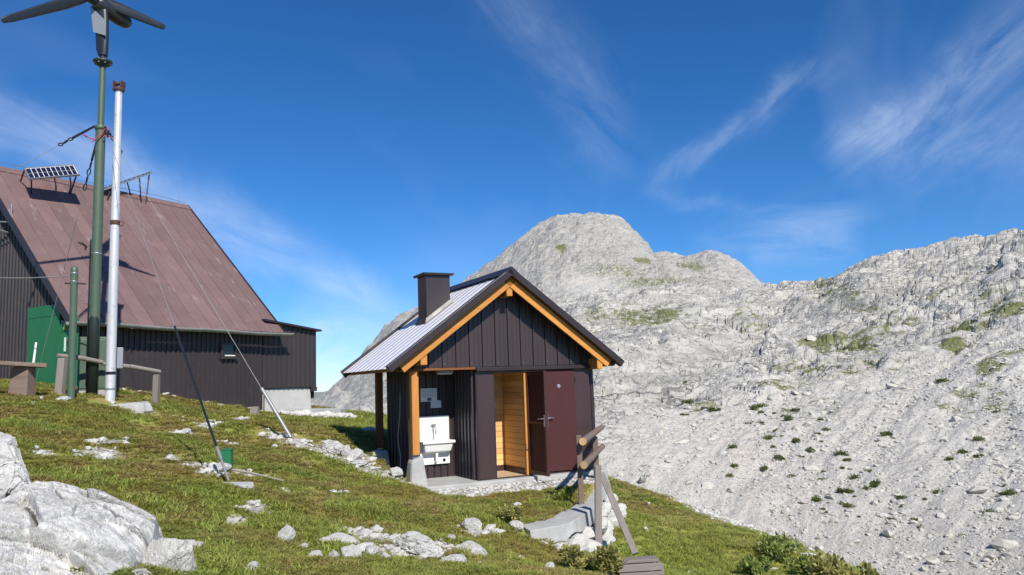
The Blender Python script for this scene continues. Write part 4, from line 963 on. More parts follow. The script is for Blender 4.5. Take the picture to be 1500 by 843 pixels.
# broken vent patch on the roof
vp = mr_at(127, 362); vn = empty('roof_hook', vp); tag(vn, 'small dark broken roof hook beside the green mast', 'roof hook')
MB().path([(0, 0, 0), (-.08, -.10, .10), (-.16, -.12, .12)], .022, 6).path([(0, 0, .0), (.03, -.10, .02), (.05, -.16, -.16)], .02, 6).build('hook', MT['black'], vn)
# stone edging behind the meadow beside the annex
# ================================================================ masts
def top_z(p, py):                        # height at which a vertical through p reaches image row py
    lo, hi = -5., 40.
    for _ in range(50):
        m = (lo+hi)/2
        if proj((p[0], p[1], m))[1] > py: lo = m
        else: hi = m
    return lo
# green mast with wind turbine
gp = at(135, 583, 18.0); gp[2] = hg(gp[0], gp[1]); zt = top_z(gp, 92); zc = top_z(gp, 188)
ms = empty('turbine_mast', gp); tag(ms, 'tall green painted steel mast carrying the wind turbine', 'mast')
H = zt-gp[2]; Hc = zc-gp[2]; Hj = top_z(gp, 372)-gp[2]
MB().tube((0, 0, -.2), (0, 0, Hc), .100, .096, 20).build('lower_tube', MT['green'], ms)
MB().tube((0, 0, Hc), (0, 0, H-.04), .064, .060, 18).build('upper_tube', MT['green'], ms)
MB().lathe([(.100, -.05), (.115, -.04), (.115, .04), (.085, .06)], (0, 0, Hc), (0, 0, 1), 20).build('collar', MT['green'], ms)
MB().lathe([(.104, -.012), (.108, 0), (.104, .012)], (0, 0, Hj), (0, 0, 1), 20).build('clamp', MT['steel'], ms)
fl = MB().lathe([(.068, -.10), (.175, -.03), (.19, 0), (.19, .03), (.085, .06)], (0, 0, H), (0, 0, 1), 24).build('flange', MT['green_dark'], ms)
for k in range(8): MB().tube((.155*cos(k*pi/4), .155*sin(k*pi/4), H-.05), (.155*cos(k*pi/4), .155*sin(k*pi/4), H+.05), .016, n=6).build('bolt', MT['steel'], ms)
Hs = top_z(gp, 464)-gp[2]
V = []; ang = np.linspace(-2.3, -.2, 9)
gu = MB()
for zz, w0 in ((-.15, 1.), (Hs-.10, 1.), (Hs-.03, .7), (Hs, .25)):
    for t in ang: tt = -1.25+(t+1.25)*w0; V.append((.107*cos(tt), .107*sin(tt), zz))
n = 9; gu.add(V, [(i*n+k, i*n+k+1, (i+1)*n+k+1, (i+1)*n+k) for i in range(3) for k in range(n-1)], True)
g_ = gu.build('shadow_strip', MT['green_dark'], ms); g_.modifiers.new('s', 'SOLIDIFY').thickness = .008  # dark shell added as the pole shadow lying on the mast foot
MB().box(-.09, -.07, -.11, -.085, .2, Hs+1.6).build('cable', MT['black'], ms)
cb = empty('control_cabinet', (gp[0]-.02, gp[1]+.16, gp[2]), radians(24)); tag(cb, 'dark olive green cabinet behind the foot of the turbine mast', 'cabinet')
box('body', MT['green'], cb, -.33, .33, 0, .30, .12, 1.22, bevel=.01); box('door', MT['green'], cb, -.30, .30, -.015, -.001, .16, 1.17, bevel=.008); box('plinth', MT['concrete'], cb, -.36, .36, -.02, .34, -.2, .119)
cb2 = empty('meter_box', (gp[0]+.40, gp[1]+.10, gp[2]), radians(24)); tag(cb2, 'grey meter box between the green mast and the silver pole', 'meter box')
box('body', MT['turbgrey'], cb2, -.12, .14, 0, .16, .55, .98, bevel=.01); MB().tube((0, .08, -.2), (0, .08, .55), .03, n=8).build('conduit', MT['turbgrey'], cb2)
# turbine
tb = empty('wind_turbine', (gp[0], gp[1], gp[2]+H+.05)); tag(tb, 'dark three bladed wind turbine on top of the green mast', 'wind turbine')
tb.rotation_euler = (0, 0, radians(-14))
MB().lathe([(.07, 0), (.07, .13)], (0, 0, 0), (0, 0, 1), 16).build('yaw_bearing', MT['black'], tb)
# neck: swept fin from the bearing up to the body
def fin(name, zs, xs, chord, th, mat, y0=0.):
    V = []
    for z_, x_, c_, t_ in zip(zs, xs, chord, th):
        for k in range(16):
            a = 2*pi*k/16; V.append((x_+c_*cos(a), y0+t_*sin(a), z_))
    m = MB(); n = 16; L_ = len(zs); m.add(V, [(i*n+k, i*n+(k+1) % n, (i+1)*n+(k+1) % n, (i+1)*n+k) for i in range(L_-1) for k in range(n)], True)
    m.add(V, [tuple(range(n-1, -1, -1)), tuple(range((L_-1)*n, L_*n))]); return m.build(name, mat, tb)
fin('neck', [.10, .25, .6, .95, 1.25], [0, -.02, -.04, -.08, -.13], [.10, .14, .155, .18, .20], [.09, .09, .085, .09, .10], MT['turb'])
MB().hexa([(-.17,-.110,.62),(.13,-.110,.50),(.13,-.088,.50),(-.17,-.088,.62),(-.26,-.118,1.22),(.10,-.118,.86),(.10,-.09,.86),(-.26,-.09,1.22)]).build('side_plate', MT['turbgrey'], tb)
# nacelle, pointing away behind the rotor
MB().lathe([(.02, -.56), (.08, -.54), (.14, -.46), (.175, -.28), (.185, 0.), (.165, .2), (.12, .30), (.05, .34)], (-.02, .12, 1.22), (-.30, -.92, .32), 22).build('nacelle', MT['turb'], tb)
hub = Vector((-.13, -.25, 1.36))
MB().lathe([(.14, -.12), (.15, 0), (.11, .12), (.03, .18)], hub, (-.30, -.92, .32), 18).build('hub', MT['turb'], tb)
def blade(tip, twist):
    tip = Vector(tip); d = tip-hub; L_ = d.length; d.normalize(); ax = Vector((.62, -.70, -.35)).normalized(); t = d.cross(ax).normalized()
    V = []; n = 10
    for f, c, th in ((.03, .06, .06), (.12, .115, .05), (.3, .125, .036), (.6, .10, .024), (.9, .075, .014), (.985, .055, .010), (1., .03, .005)):
        tw = radians(20*(1-f)+8)+twist; cd = t*cos(tw)+ax*sin(tw); nd = d.cross(cd)
        for k in range(n):
            a = 2*pi*k/n; V.append(hub+d*L_*f+cd*(c*cos(a))+nd*(th*sin(a)))
    m = MB(); m.add(V, [(i*n+k, i*n+(k+1) % n, (i+1)*n+(k+1) % n, (i+1)*n+k) for i in range(6) for k in range(n)], True); m.add(V, [tuple(range(n-1, -1, -1)), tuple(range(6*n, 7*n))])
    return m.build('blade', MT['turb'], tb)
def to_tb(p): 
    q = np.asarray(p)-np.array(tb.location); a = -tb.rotation_euler[2]; return (q[0]*cos(a)-q[1]*sin(a), q[0]*sin(a)+q[1]*cos(a), q[2])
blade(to_tb(at(2, 31, 17.2)), 0); blade(to_tb(at(242, 41, 18.2)), 0); blade((hub[0]+.2, hub[1]+.55, hub[2]+1.95), 0)
# silver pole
sp_ = at(161, 586, 17.3); sp_[2] = hg(sp_[0], sp_[1]); zt2 = top_z(sp_, 127)-sp_[2]
pv = empty('silver_pole', sp_); tag(pv, 'tall silver painted steel pole with rusty flange beside the green mast', 'pole')
MB().tube((0, 0, -.1), (0, 0, zt2*.62), .094, .084, 20).build('lower_tube', MT['silver'], pv); MB().tube((0, 0, zt2*.62), (0, 0, zt2-.06), .078, .070, 20).build('upper_tube', MT['silver'], pv)
MB().lathe([(.11, -.02), (.115, 0), (.115, .04), (.08, .05)], (0, 0, zt2-.08), (0, 0, 1), 18).build('flange', MT['rust'], pv)
m = MB()
for a in (-.08, .08): m.box(a-.016, a+.016, -.08, .08, zt2-.03, zt2+.10)
m.tube((-.09, 0, zt2+.06), (.09, 0, zt2+.06), .035, n=10); m.build('pulley_bracket', MT['rust'], pv)
zr = top_z(sp_, 327)-sp_[2]; MB().lathe([(.086, -.05), (.090, -.04), (.090, .04), (.086, .05)], (0, 0, zr), (0, 0, 1), 18).build('band', MT['rust'], pv)
m = MB(); m.path([(.09+.05+.05*cos(t), -.03, zr-.02+.05*sin(t)) for t in np.linspace(0, 2*pi, 12)], .008, 6); m.build('ring', MT['rust'], pv)
zs_ = top_z(sp_, 547)-sp_[2]; MB().lathe([(.095, -.03), (.099, 0), (.095, .03)], (0, 0, zs_), (0, 0, 1), 18).build('black_strap', MT['black'], pv)
MB().lathe([(.098, -.02), (.102, 0), (.098, .02)], (0, 0, top_z(sp_, 570)-sp_[2]), (0, 0, 1), 18).build('band', MT['steel'], pv)
s2 = at(175, 592, 17.0); s2[2] = hg(s2[0], s2[1])
m = MB(); pts = [(-.55,-.30),(-.1,-.46),(.55,-.38),(.72,-.1),(.5,.25),(-.1,.4),(-.55,.25)]
m.add([(x, y, -.15) for x, y in pts]+[(x*.9, y*.9, .03+.035*sin(x*5)+.02*y) for x, y in pts], [tuple(range(6, -1, -1)), tuple(range(7, 14))]+[(i, (i+1) % 7, 7+(i+1) % 7, 7+i) for i in range(7)])
tag(m.build('concrete_footing', MT['concrete'], None, .02, s2), 'pale concrete footing at the base of the silver pole', 'footing')
# short green pole
q = at(104, 583, 17.0); q[2] = hg(q[0], q[1]); hq = top_z(q, 384)-q[2]
e = empty('short_green_pole', q); tag(e, 'short green tubular post left of the turbine mast', 'post')
MB().tube((0, 0, -.2), (-.02, 0, hq*.93), .068, .065, 18).build('tube', MT['green'], e); MB().lathe([(.067, 0), (.067, .10), (.05, .15), (.018, .165)], (-.02, 0, hq*.93-.06), (0, 0, 1), 18).build('cap', MT['green'], e)
for f in (.93, .87): MB().lathe([(.071, -.01), (.075, 0), (.071, .01)], (-.02, 0, hq*f-.04), (0, 0, 1), 18).build('clamp', MT['steel'], e)
spw = np.array([q[0]-.02, q[1], q[2]+hq*.90])
MB().tube((-.20, 0, hq*.845), (.22, 0, hq*.835), .012, n=6).build('cross_bar', MT['black'], e)
lw_end = at(-120, 392, 19.0)
tag(MB().path([tuple(spw+(lw_end-spw)*t-np.array([0, 0, .12*math.sin(t*pi)])) for t in np.linspace(0, 1, 8)], .009, 6).build('stay_wire', MT['wire']), 'level wire from the short green pole towards the left edge', 'wire')
# guy wires of the mast
col = np.array([gp[0], gp[1], gp[2]+Hc])
def guy(name, label, a, b, parts, sag=.0):
    e = empty(name, a); tag(e, label, 'guy wire', 'guy wires of the turbine mast'); a = np.array(a, float); b = np.array(b, float)
    for f0, f1, r, mt, nm in parts:
        P = [tuple((b-a)*t-np.array([0, 0, sag*4*t*(1-t)])) for t in np.linspace(f0, f1, 6)]
        if nm == 'turnbuckle':
            m = MB(); nl = max(3, int((f1-f0)*np.linalg.norm(b-a)/.16)); d = Vector(tuple(b-a)).normalized(); o_ = d.orthogonal().normalized()
            for k in range(nl):
                t = f0+(f1-f0)*(k+.5)/nl; p = Vector(tuple((b-a)*t)); oo = o_ if k % 2 else d.cross(o_)
                m.path([p-d*.085, p-d*.04+oo*.028, p+d*.04+oo*.028, p+d*.085, p+d*.04-oo*.028, p-d*.04-oo*.028, p-d*.085], .013, 6)
            m.build('turnbuckle', MT[mt], e)
        else: MB().path(P, r, 8).build(nm, MT[mt], e)
    return e
g1 = at(-60, 292, 14.5)
guy('guy_wire', 'upper left guy wire with chain, in front of the facing solar panel', col+np.array([-.12, -.05, .02]), g1, [(0, .20, .026, 'black', 'tension_bar'), (.20, .33, .02, 'black', 'turnbuckle'), (.33, 1, .0055, 'wire', 'wire')])
g2 = at(52, 540, 20.2); g2[2] = hg(g2[0], g2[1])
guy('guy_wire', 'steep guy wire falling left behind the green mast towards the hut', col+np.array([-.10, .05, -.25]), g2, [(0, .08, .024, 'black', 'tension_bar'), (.08, .20, .02, 'black', 'turnbuckle'), (.20, 1, .0055, 'wire', 'wire')])
g3 = at(335, 714, 9.8); g3[2] = hg(g3[0], g3[1])
d3 = np.linalg.norm(g3-col)
guy('guy_wire', 'long guy wire ending in a thick black rod in the near grass', col+np.array([.12, -.06, 0]), g3+np.array([0, 0, .05]), [(0, .05, .02, 'black', 'turnbuckle'), (.05, .70, .005, 'wire', 'wire'), (.70, .95, .0155, 'black', 'rod'), (.945, .965, .021, 'wire', 'clamp'), (.95, 1, .015, 'wire', 'anchor_fork')])
m = rock('anchor_block', ST[3], g3+np.array([.06, 0, -.02]), (.24, .16, .07)); m.data = m.data.copy(); m.data.materials[0] = MT['concrete']; tag(m, 'small pale concrete block at the foot of the black guy rod', 'anchor block')
g4 = at(426, 640, 14.9); g4[2] = hg(g4[0], g4[1])
guy('guy_wire', 'guy wire ending in a grey tube near the boulders by the annex', col+np.array([.12, .05, -.02]), g4+np.array([0, 0, .03]), [(0, .09, .02, 'black', 'turnbuckle'), (.09, .86, .0055, 'wire', 'wire'), (.86, 1, .035, 'wire', 'tube')])
m = MB()
for pa, pb in (((135, 208), (157, 186)), ((118, 195), (139, 205)), ((152, 190), (166, 205)), ((151, 202), (160, 188))):
    m.path([tuple(at(*pa, 17.85)), tuple(at((pa[0]+pb[0])/2, (pa[1]+pb[1])/2+1.5, 17.84)), tuple(at(*pb, 17.85))], .012, 6)
tag(m.build('red_cord', MT['redplastic']), 'red cord knotted round the collar of the green mast', 'cord')

# ================================================================ benches, rails and small things at the hut
def plank(mb, a, b, w_, t): 
    a = Vector(tuple(a)); b = Vector(tuple(b)); d = (b-a).normalized(); s_ = d.cross(Vector((0, 0, 1))).normalized()*w_/2; u_ = s_.cross(d).normalized()*t/2
    return mb.hexa([a-s_-u_, b-s_-u_, b+s_-u_, a+s_-u_, a-s_+u_, b-s_+u_, b+s_+u_, a+s_+u_])
bo = at(20, 570, 17.2); bo[2] = hg(bo[0], bo[1])
e = empty('bench', bo); tag(e, 'rough wooden plank bench on a stump at the left edge', 'bench')
A = at(-90, 528, 16.8)-bo; B = at(66, 536, 17.0)-bo
plank(MB(), A, B, .34, .075).build('seat', MT['benchwood'], e, .01)
m = MB(); c = at(33, 560, 17.05)-bo; zb = hg(bo[0]+c[0], bo[1]+c[1])-bo[2]-.1; ztp = A[2]+(B[2]-A[2])*.78-.04
m.hexa([(c[0]-.20, c[1]-.15, zb), (c[0]+.17, c[1]-.15, zb), (c[0]+.17, c[1]+.15, zb), (c[0]-.20, c[1]+.15, zb), (c[0]-.13, c[1]-.13, ztp), (c[0]+.17, c[1]-.13, ztp), (c[0]+.17, c[1]+.13, ztp), (c[0]-.13, c[1]+.13, ztp)]).build('leg', MT['benchwood'], e, .02)
c2_ = at(-70, 560, 17.05)-bo
MB().box(c2_[0]-.15, c2_[0]+.15, c2_[1]-.15, c2_[1]+.15, -.4, A[2]-.02).build('leg', MT['benchwood'], e, .02)
st = at(46, 531, 18.9); s3 = at(53, 502, 19.0)
tag(MB().tube(st-np.array([0,0,.5]), s3, .028, .022, 8).build('white_stick', MT['white']), 'white stick leaning in front of the tall green door', 'stick')
def post_rail(name, label, posts, rails, mt='greywood_z'):
    o0 = np.array(posts[0][0], float); e = empty(name, o0); tag(e, label, 'rail')
    for p, h, r in posts:
        p = np.array(p)-o0; MB().hexa([(p[0]-r, p[1]-r, p[2]-.2), (p[0]+r, p[1]-r, p[2]-.2), (p[0]+r, p[1]+r, p[2]-.2), (p[0]-r, p[1]+r, p[2]-.2), (p[0]-r*.9+h[1], p[1]-r, p[2]+h[0]), (p[0]+r*.9+h[1], p[1]-r, p[2]+h[0]), (p[0]+r*.9+h[1], p[1]+r, p[2]+h[0]), (p[0]-r*.9+h[1], p[1]+r, p[2]+h[0])]).build('post', MT[mt], e, .01)
    for a, b, r in rails: 
        a = np.array(a)-o0; b = np.array(b)-o0; md = (a+b)/2+np.array([0, 0, .02]); MB().path([tuple(a), tuple(a*.6+b*.4+np.array([0,0,.015])), tuple(md), tuple(b)], [r*.8, r, r, r*.9], 9).build('rail', MT['greywood'], e)
def gpt(px, py, d): 
    p = at(px, py, d); p[2] = hg(p[0], p[1]); return p
pA = gpt(87, 570, 17.6); pB = gpt(228, 590, 18.6)
post_rail('hitching_rail', 'weathered grey post and rail running behind the poles', [(pA, (top_z(pA, 525)-pA[2], .05), .075), (pB, (top_z(pB, 549)-pB[2], .01), .065)],
          [(at(84, 521, 17.6), at(150, 531, 17.9), .05), (at(150, 533, 17.9), at(234, 545, 18.6), .05)])
pC = gpt(373, 608, 22.0)
e = MB().box(-.10, .10, -.09, .09, -.2, top_z(pC, 596)-pC[2]).build('short_stake', MT['greywood_z'], None, .01, pC); tag(e, 'short wooden stake before the large hut wall near the annex', 'stake')
gb = gpt(333, 686, 10.9)
e = empty('green_box', gb, radians(8)); tag(e, 'small dark green wooden box beside the black guy rod', 'box'); hb = top_z(gb, 659)-gb[2]
box('body', MT['greendoor'], e, -.06, .06, -.08, .08, -.1, hb, bevel=.006); box('lid', MT['greendoor'], e, -.066, .066, -.086, .086, hb, hb+.012)
for k in range(3): box('board', MT['greendoor'], e, -.055+k*.038, -.021+k*.038, -.087, -.080, -.05, hb-.005)
sa, sb_ = gpt(318, 695, 10.6), gpt(414, 704, 10.6)
tag(MB().path([tuple(sa+np.array([0,0,.05])), tuple((sa+sb_)/2+np.array([0,0,.06])), tuple(sb_+np.array([0,0,.04]))], .014, 7).build('wooden_pole', MT['greywood']), 'thin bare wooden pole lying in the grass by the green box', 'pole')

# ================================================================ retaining wall with railing
rw = empty('retaining_wall', (WO[22][0], WO[22][1], -.33)); tag(rw, 'curved concrete topped rubble retaining wall below the washroom hut', 'wall')
o3 = np.array(rw.location); N_ = len(WI); V = []
for k in range(N_):
    i = WI[k]; o = WO[k]; d = (o-i); d = d/np.linalg.norm(d); zt = -.33+.008*math.sin(k*.57)+.006*math.sin(k*1.9); zb = -.53-.03*math.sin(k*.4)-.02*math.sin(k*1.1)
    for x, y, z in ((i[0]-d[0]*.12, i[1]-d[1]*.12, zt-.06), (i[0], i[1], zt), (o[0], o[1], zt-.006), (o[0]+d[0]*.05, o[1]+d[1]*.05, zb), (i[0]-d[0]*.12, i[1]-d[1]*.12, zb-.05)): V.append((x-o3[0], y-o3[1], z-o3[2]))
m = MB(); m.add(V, [(k*5+j, k*5+(j+1) % 5, (k+1)*5+(j+1) % 5, (k+1)*5+j) for k in range(N_-1) for j in range(5)]); m.add(V, [(0, 1, 2, 3, 4), tuple((N_-1)*5+j for j in range(5))])
m.build('concrete_coping', MT['concrete'], rw, .012)
m = MB(); V = []
for k in range(N_):
    i = WI[k]; o = WO[k]; d = (o-i)/np.linalg.norm(o-i); 
    for x, y, z in ((i[0]-.0*d[0], i[1], -.46), (o[0]-d[0]*.06, o[1]-d[1]*.06, -.46), (o[0]+d[0]*.02, o[1]+d[1]*.02, -1.6), (i[0], i[1], -1.6)): V.append((x-o3[0], y-o3[1], z-o3[2]))
m.add(V, [(k*4+j, k*4+(j+1) % 4, (k+1)*4+(j+1) % 4, (k+1)*4+j) for k in range(N_-1) for j in range(4)]); m.build('rubble_core', MT['turf'], rw)
r = random.Random(5)
laid = []
for k in range(900):
    t = r.uniform(0.0, N_-1.01); a = int(t); f = t-a; o = WO[a]*(1-f)+WO[a+1]*f; i = WI[a]*(1-f)+WI[a+1]*f; d = (o-i)/np.linalg.norm(o-i)
    dep = r.random(); sz = r.uniform(.045, .15) if k > 250 else r.uniform(.10, .17); off = .06+dep*.28*r.uniform(.5, 1.); x, y = o+d*off; g0 = hg(x, y); z = max(g0+sz*.25, -.60-dep*.55)
    if z > -.57: z = -.57
    if any((x-q[0])**2+(y-q[1])**2+(z-q[2])**2 < (.70*(sz+q[3]))**2 for q in laid): continue
    laid.append((x, y, z, sz))
    rock('stone', ST[r.randrange(7)], (x-o3[0], y-o3[1], z-o3[2]), (sz*r.uniform(.85, 1.2), sz*r.uniform(.8, 1.1), sz*r.uniform(.6, .9)), (r.uniform(-.5, .5), r.uniform(-.5, .5), r.uniform(0, 6)), rw)
# log railing
pN = atz(852, 740, -.335); pF = atz(874.5, 706, -.30)
e = empty('log_railing', pN); tag(e, 'brown two log railing at the right corner of the washroom hut', 'railing')
zN = top_z(pN, 638); zF = top_z(pF, 640)
MB().box(-.042, .042, -.035, .035, -.05, zN-pN[2]).build('post', MT['railwood'], e, .008)
q = pF-pN; MB().box(q[0]-.05, q[0]+.05, q[1]-.045, q[1]+.045, q[2]-.1, zF-pN[2]).build('post', MT['railwood'], e, .008)
dv = (pF-pN)[:2]; dv = dv/np.linalg.norm(dv); sd = np.array([dv[1], -dv[0]])
for pya, pyb in ((646, 629), (680, 658)):
    za = top_z(pN, pya); zb = top_z(pF, pyb); a = pN[:2]-dv*.18+sd*.085; b = pF[:2]+dv*.55+sd*.085
    A = Vector((a[0], a[1], za))-Vector(tuple(pN)); B = Vector((b[0], b[1], zb+(zb-za)*.2))-Vector(tuple(pN))
    lg_ = MB().tube(A, B, .058, .052, 14, False).build('rail', MT['railwood'], e); MB().tube(A, A+(B-A)*.004, .0585, n=14).tube(B, B-(B-A)*.004, .0525, n=14).build('cut_end', MT['rawwood'], lg_)
# weathered post and brace
pw_ = at(875, 806, 11.3); pw_[2] = hg(pw_[0], pw_[1])-.02; zt = top_z(pw_, 682)
e = empty('weathered_post', pw_); tag(e, 'weathered grey square post standing before the retaining wall', 'post')
MB().hexa([(-.045,-.05,-.2),(.06,-.05,-.2),(.06,.05,-.2),(-.045,.05,-.2),(.02,-.045,zt-pw_[2]-.02),(.11,-.045,zt-pw_[2]+.01),(.11,.045,zt-pw_[2]),(.02,.045,zt-pw_[2])]).build('post', MT['greywood_z'], e, .008)
a = at(881, 694, 11.6); b = at(931, 812, 10.9)
mb = MB(); av = Vector(tuple(a)); bv = Vector(tuple(b)); d = (bv-av).normalized(); s_ = d.cross(Vector((0, 1, 0))).normalized()*.045; u_ = s_.cross(d).normalized()*.03
mb.hexa([av-s_-u_, av+s_-u_, av+s_+u_, av-s_+u_, bv-s_-u_, bv+s_-u_, bv+s_+u_, bv-s_+u_])
mb.v = [tuple(np.array(v)-pw_) for v in mb.v]; mb.build('brace', MT['greywood_z'], e, .006)
# stack of old boards at the bottom edge
b0 = at(905, 843, 9.4); e = empty('board_stack', b0, radians(6)); tag(e, 'weathered old plank box at the lower edge by the retaining wall', 'planks')
zt = top_z(b0, 822)-b0[2]
for k, (z0, z1, x1, y0) in enumerate(((zt-.035, zt, .50, .0), (zt-.125, zt-.045, .52, -.02), (zt-.235, zt-.135, .54, -.035), (zt-.42, zt-.245, .54, -.035))):
    box('board', MT['greywood'], e, -.03+.02*k, x1, y0-.02, y0+.03 if k else y0+.16, z0, z1, bevel=.006)
box('end_board', MT['greywood_z'], e, .515, .55, -.03, .22, zt-.45, zt-.06, bevel=.006); box('board', MT['greywood'], e, .0, .51, .17, .215, zt-.45, zt-.045, bevel=.006)
# ================================================================ boulders
def boulder(label, px0, px1, pyt, pyb, d, k, rz=0., thick=.9, tilt=(0, 0), group='limestone boulders in the turf', name='boulder', sink=.30, slab=False):
    c = at((px0+px1)/2, (pyt+pyb)/2, d); dep = (c-CAM)@_fw; w_ = (px1-px0)/FPX*dep*.5; h_ = (pyb-pyt)/FPX*dep*.5
    if w_ < .30: sink = .12; c = c+np.array([0, 0, h_*.12])
    rzz = round(rz/(pi/2))*(pi/2)+.15*math.sin(rz*9)
    pos = c+np.array([0, w_*thick*.4, -h_*sink])
    if not slab: pos[2] = min(max(pos[2], hg(pos[0], pos[1])+h_*.25), hg(pos[0], pos[1]-w_*.4)+h_*.85)      # bedded in the turf
    o = rock(name, SB[k % 4] if slab else RS_[k] if w_ < .22 else RK[k], pos, (w_*1.04, w_*thick*1.1, h_*(1+sink)), (tilt[0], tilt[1], rzz)); tag(o, label, 'rock', group); return o
boulder('big white boulder cut off by the left edge', -90, 44, 636, 742, 6.9, 0, .0, .7, slab=True)
boulder('small white rock behind the big boulder at the left edge', 24, 42, 657, 678, 7.4, 4, 1.0, .9)
boulder('small block at the right end of the left outcrop', 204, 236, 772, 802, 6.5, 4, .3, .9)
boulder('white boulder cut by the bottom edge right of the outcrop', 204, 280, 800, 884, 5.7, 5, 1.6, .9, (0, .3), slab=True)
def outcrop():
    fr = [at(*c) for c in ((-110, 870, 4.6), (0, 852, 4.9), (60, 848, 5.0), (130, 846, 5.15), (190, 838, 5.4), (226, 806, 6.0))]
    bk = [at(*c) for c in ((-110, 752, 6.2), (0, 734, 6.5), (42, 712, 6.8), (76, 705, 6.95), (112, 714, 6.95), (152, 729, 6.85), (192, 750, 6.75), (234, 777, 6.55))]
    def arc(P, u): P = np.array(P); t = np.linspace(0, 1, len(P)); return np.stack([np.interp(u, t, P[:, i]) for i in range(3)], -1)
    nu, nv = 300, 210; u = np.linspace(-.02, 1.06, nu); v = np.linspace(-.12, 1.4, nv); Fp = arc(fr, np.clip(u, 0, 1)); Bp = arc(bk, np.clip(u, 0, 1))
    vv = np.clip(v, 0, 1)[:, None, None]; P = Fp[None]*(1-vv)+Bp[None]*vv
    P[:, :, 2] += .10*np.sin(pi*vv[:, :, 0])
    x, y = P[:, :, 0]+.25*pn(P[:, :, 0]*1.2, P[:, :, 1]*1.2, 201), P[:, :, 1]+.25*pn(P[:, :, 0]*1.2+5, P[:, :, 1]*1.2, 202)
    ca, sa = cos(.5), sin(.5); a_, b_ = x*ca+y*sa, -x*sa+y*ca
    c1, e1, k1 = worley(a_*1.5, b_*2.4, 205); c2, e2, k2 = worley(a_*3.6, b_*5.2, 206); c3, e3, k3 = worley(a_*9, b_*12, 207)
    fade = np.clip(np.minimum(vv[:, :, 0]*8, 1), 0, 1)
    h = (k1-.5)*.20-sstep(.10, 0, e1)*.13+(k2-.5)*.055-sstep(.09, 0, e2)*.035+(k3-.5)*.014-sstep(.10, 0, e3)*.010+.045*fbm(x*3, y*3, 5, 210)+.012*fbm(x*18, y*18, 3, 215)
    edge = np.minimum(1, (1-np.clip(v, 0, 1))[:, None]*6+.25)
    n = np.array([.05, -.55, .83]); P = P+n[None, None]*(h*np.minimum(fade+.35, 1)*edge)[:, :, None]
    ob = np.clip(v-1, 0, 1)[:, None]; P[:, :, 1] += ob*1.3; P[:, :, 2] -= ob*1.9
    of = np.clip(-v, 0, 1)[:, None]; P[:, :, 2] -= of*3.5; P[:, :, 1] -= of*.4
    os_ = np.clip(u-1, 0, 1)[None]; P[:, :, 0] += os_*1.6; P[:, :, 2] -= os_*9
    o = grid_mesh('rock_outcrop', P.reshape(-1, 3), nv, nu, MT['rock'], False)
    return tag(o, 'low fractured white limestone outcrop sloping along the lower left corner', 'rock')
outcrop()
boulder('two lobed white rock in the grass left of the middle', 405, 430, 772, 801, 7.6, 2, .7, .8)
boulder('small white rock at the bottom edge left of the middle', 358, 378, 829, 848, 6.1, 3, .2, .9)
boulder('longest flat white rock in the near grass, in the middle', 466, 530, 790, 818, 7.6, 1, .1, .6, (0, .2))
boulder('rock just below the long flat middle rock', 498, 530, 812, 842, 7.0, 5, .9, .9)
boulder('small round rock left below the long flat middle rock', 448, 473, 821, 840, 6.8, 0, .5, .9)
boulder('small rock between two others under the long flat middle rock', 480, 498, 817, 834, 7.0, 3, 1.5, .9)
boulder('small pale rock right of the middle rock cluster', 533, 556, 818, 836, 7.1, 4, 2.5, .9)
boulder('large pale rock at the bottom edge below the wash basin', 578, 650, 808, 846, 7.5, 2, .2, .7, (0, .25))
boulder('jagged pale rock right of the large bottom rock', 664, 716, 804, 832, 8.2, 1, .5, .7, (0, .2))
boulder('slanting pale rock in the grass below the doorway', 676, 706, 760, 784, 9.6, 5, .4, .7, (0, .5))
boulder('pointed white rock by the plants at the bottom edge', 795, 815, 828, 850, 8.3, 3, .2, .9)
boulder('larger of the white boulders left of the washroom hut', 470, 506, 636, 658, 14.4, 0, .6, .9)
boulder('upper small white boulder left of the washroom hut', 498, 514, 632, 650, 14.3, 4, 1.6, .9)
boulder('lower white boulder nearest the washroom hut', 509, 531, 646, 665, 14.0, 2, .3, .9)
boulder('flat white rock in front of the boulders left of the washroom hut', 512, 540, 663, 671, 13.6, 1, .2, .9)
boulder('low white rocks beside the rear brown post of the hut', 528, 550, 623, 632, 17.5, 3, .2, .9)
boulder('white rock against the concrete footing of the orange post', 570, 590, 669, 684, 13.3, 5, .8, .9)
boulder('slanting white stone sunk at the left end of the retaining wall', 744, 768, 757, 772, 10.4, 3, .3, .8, (0, .4))
boulder('flat stone by the green box in the grass', 303, 336, 679, 693, 10.5, 2, .0, .6)
boulder('pale stone lying in the grass near the pole footing', 81, 103, 577, 585, 16.6, 1, .2, .9)
boulder('flat pale stone lying before the large hut wall', 262, 280, 622, 631, 14.6, 4, .5, .6)
boulder('small white stone between the two lobed rock and the long flat rock', 436, 452, 800, 812, 7.4, 2, .2, .9)
boulder('small white stone left of the large bottom rock', 556, 574, 828, 844, 7.0, 0, .9, .9)
boulder('small pale stone above the jagged rock', 652, 668, 794, 806, 8.6, 4, .4, .9)
boulder('small white stone in the grass right above the large bottom rock', 600, 616, 792, 803, 8.3, 1, .4, .9)
boulder('flat white stone at the bottom edge under the jagged rock', 640, 684, 830, 848, 7.4, 3, .2, .8)
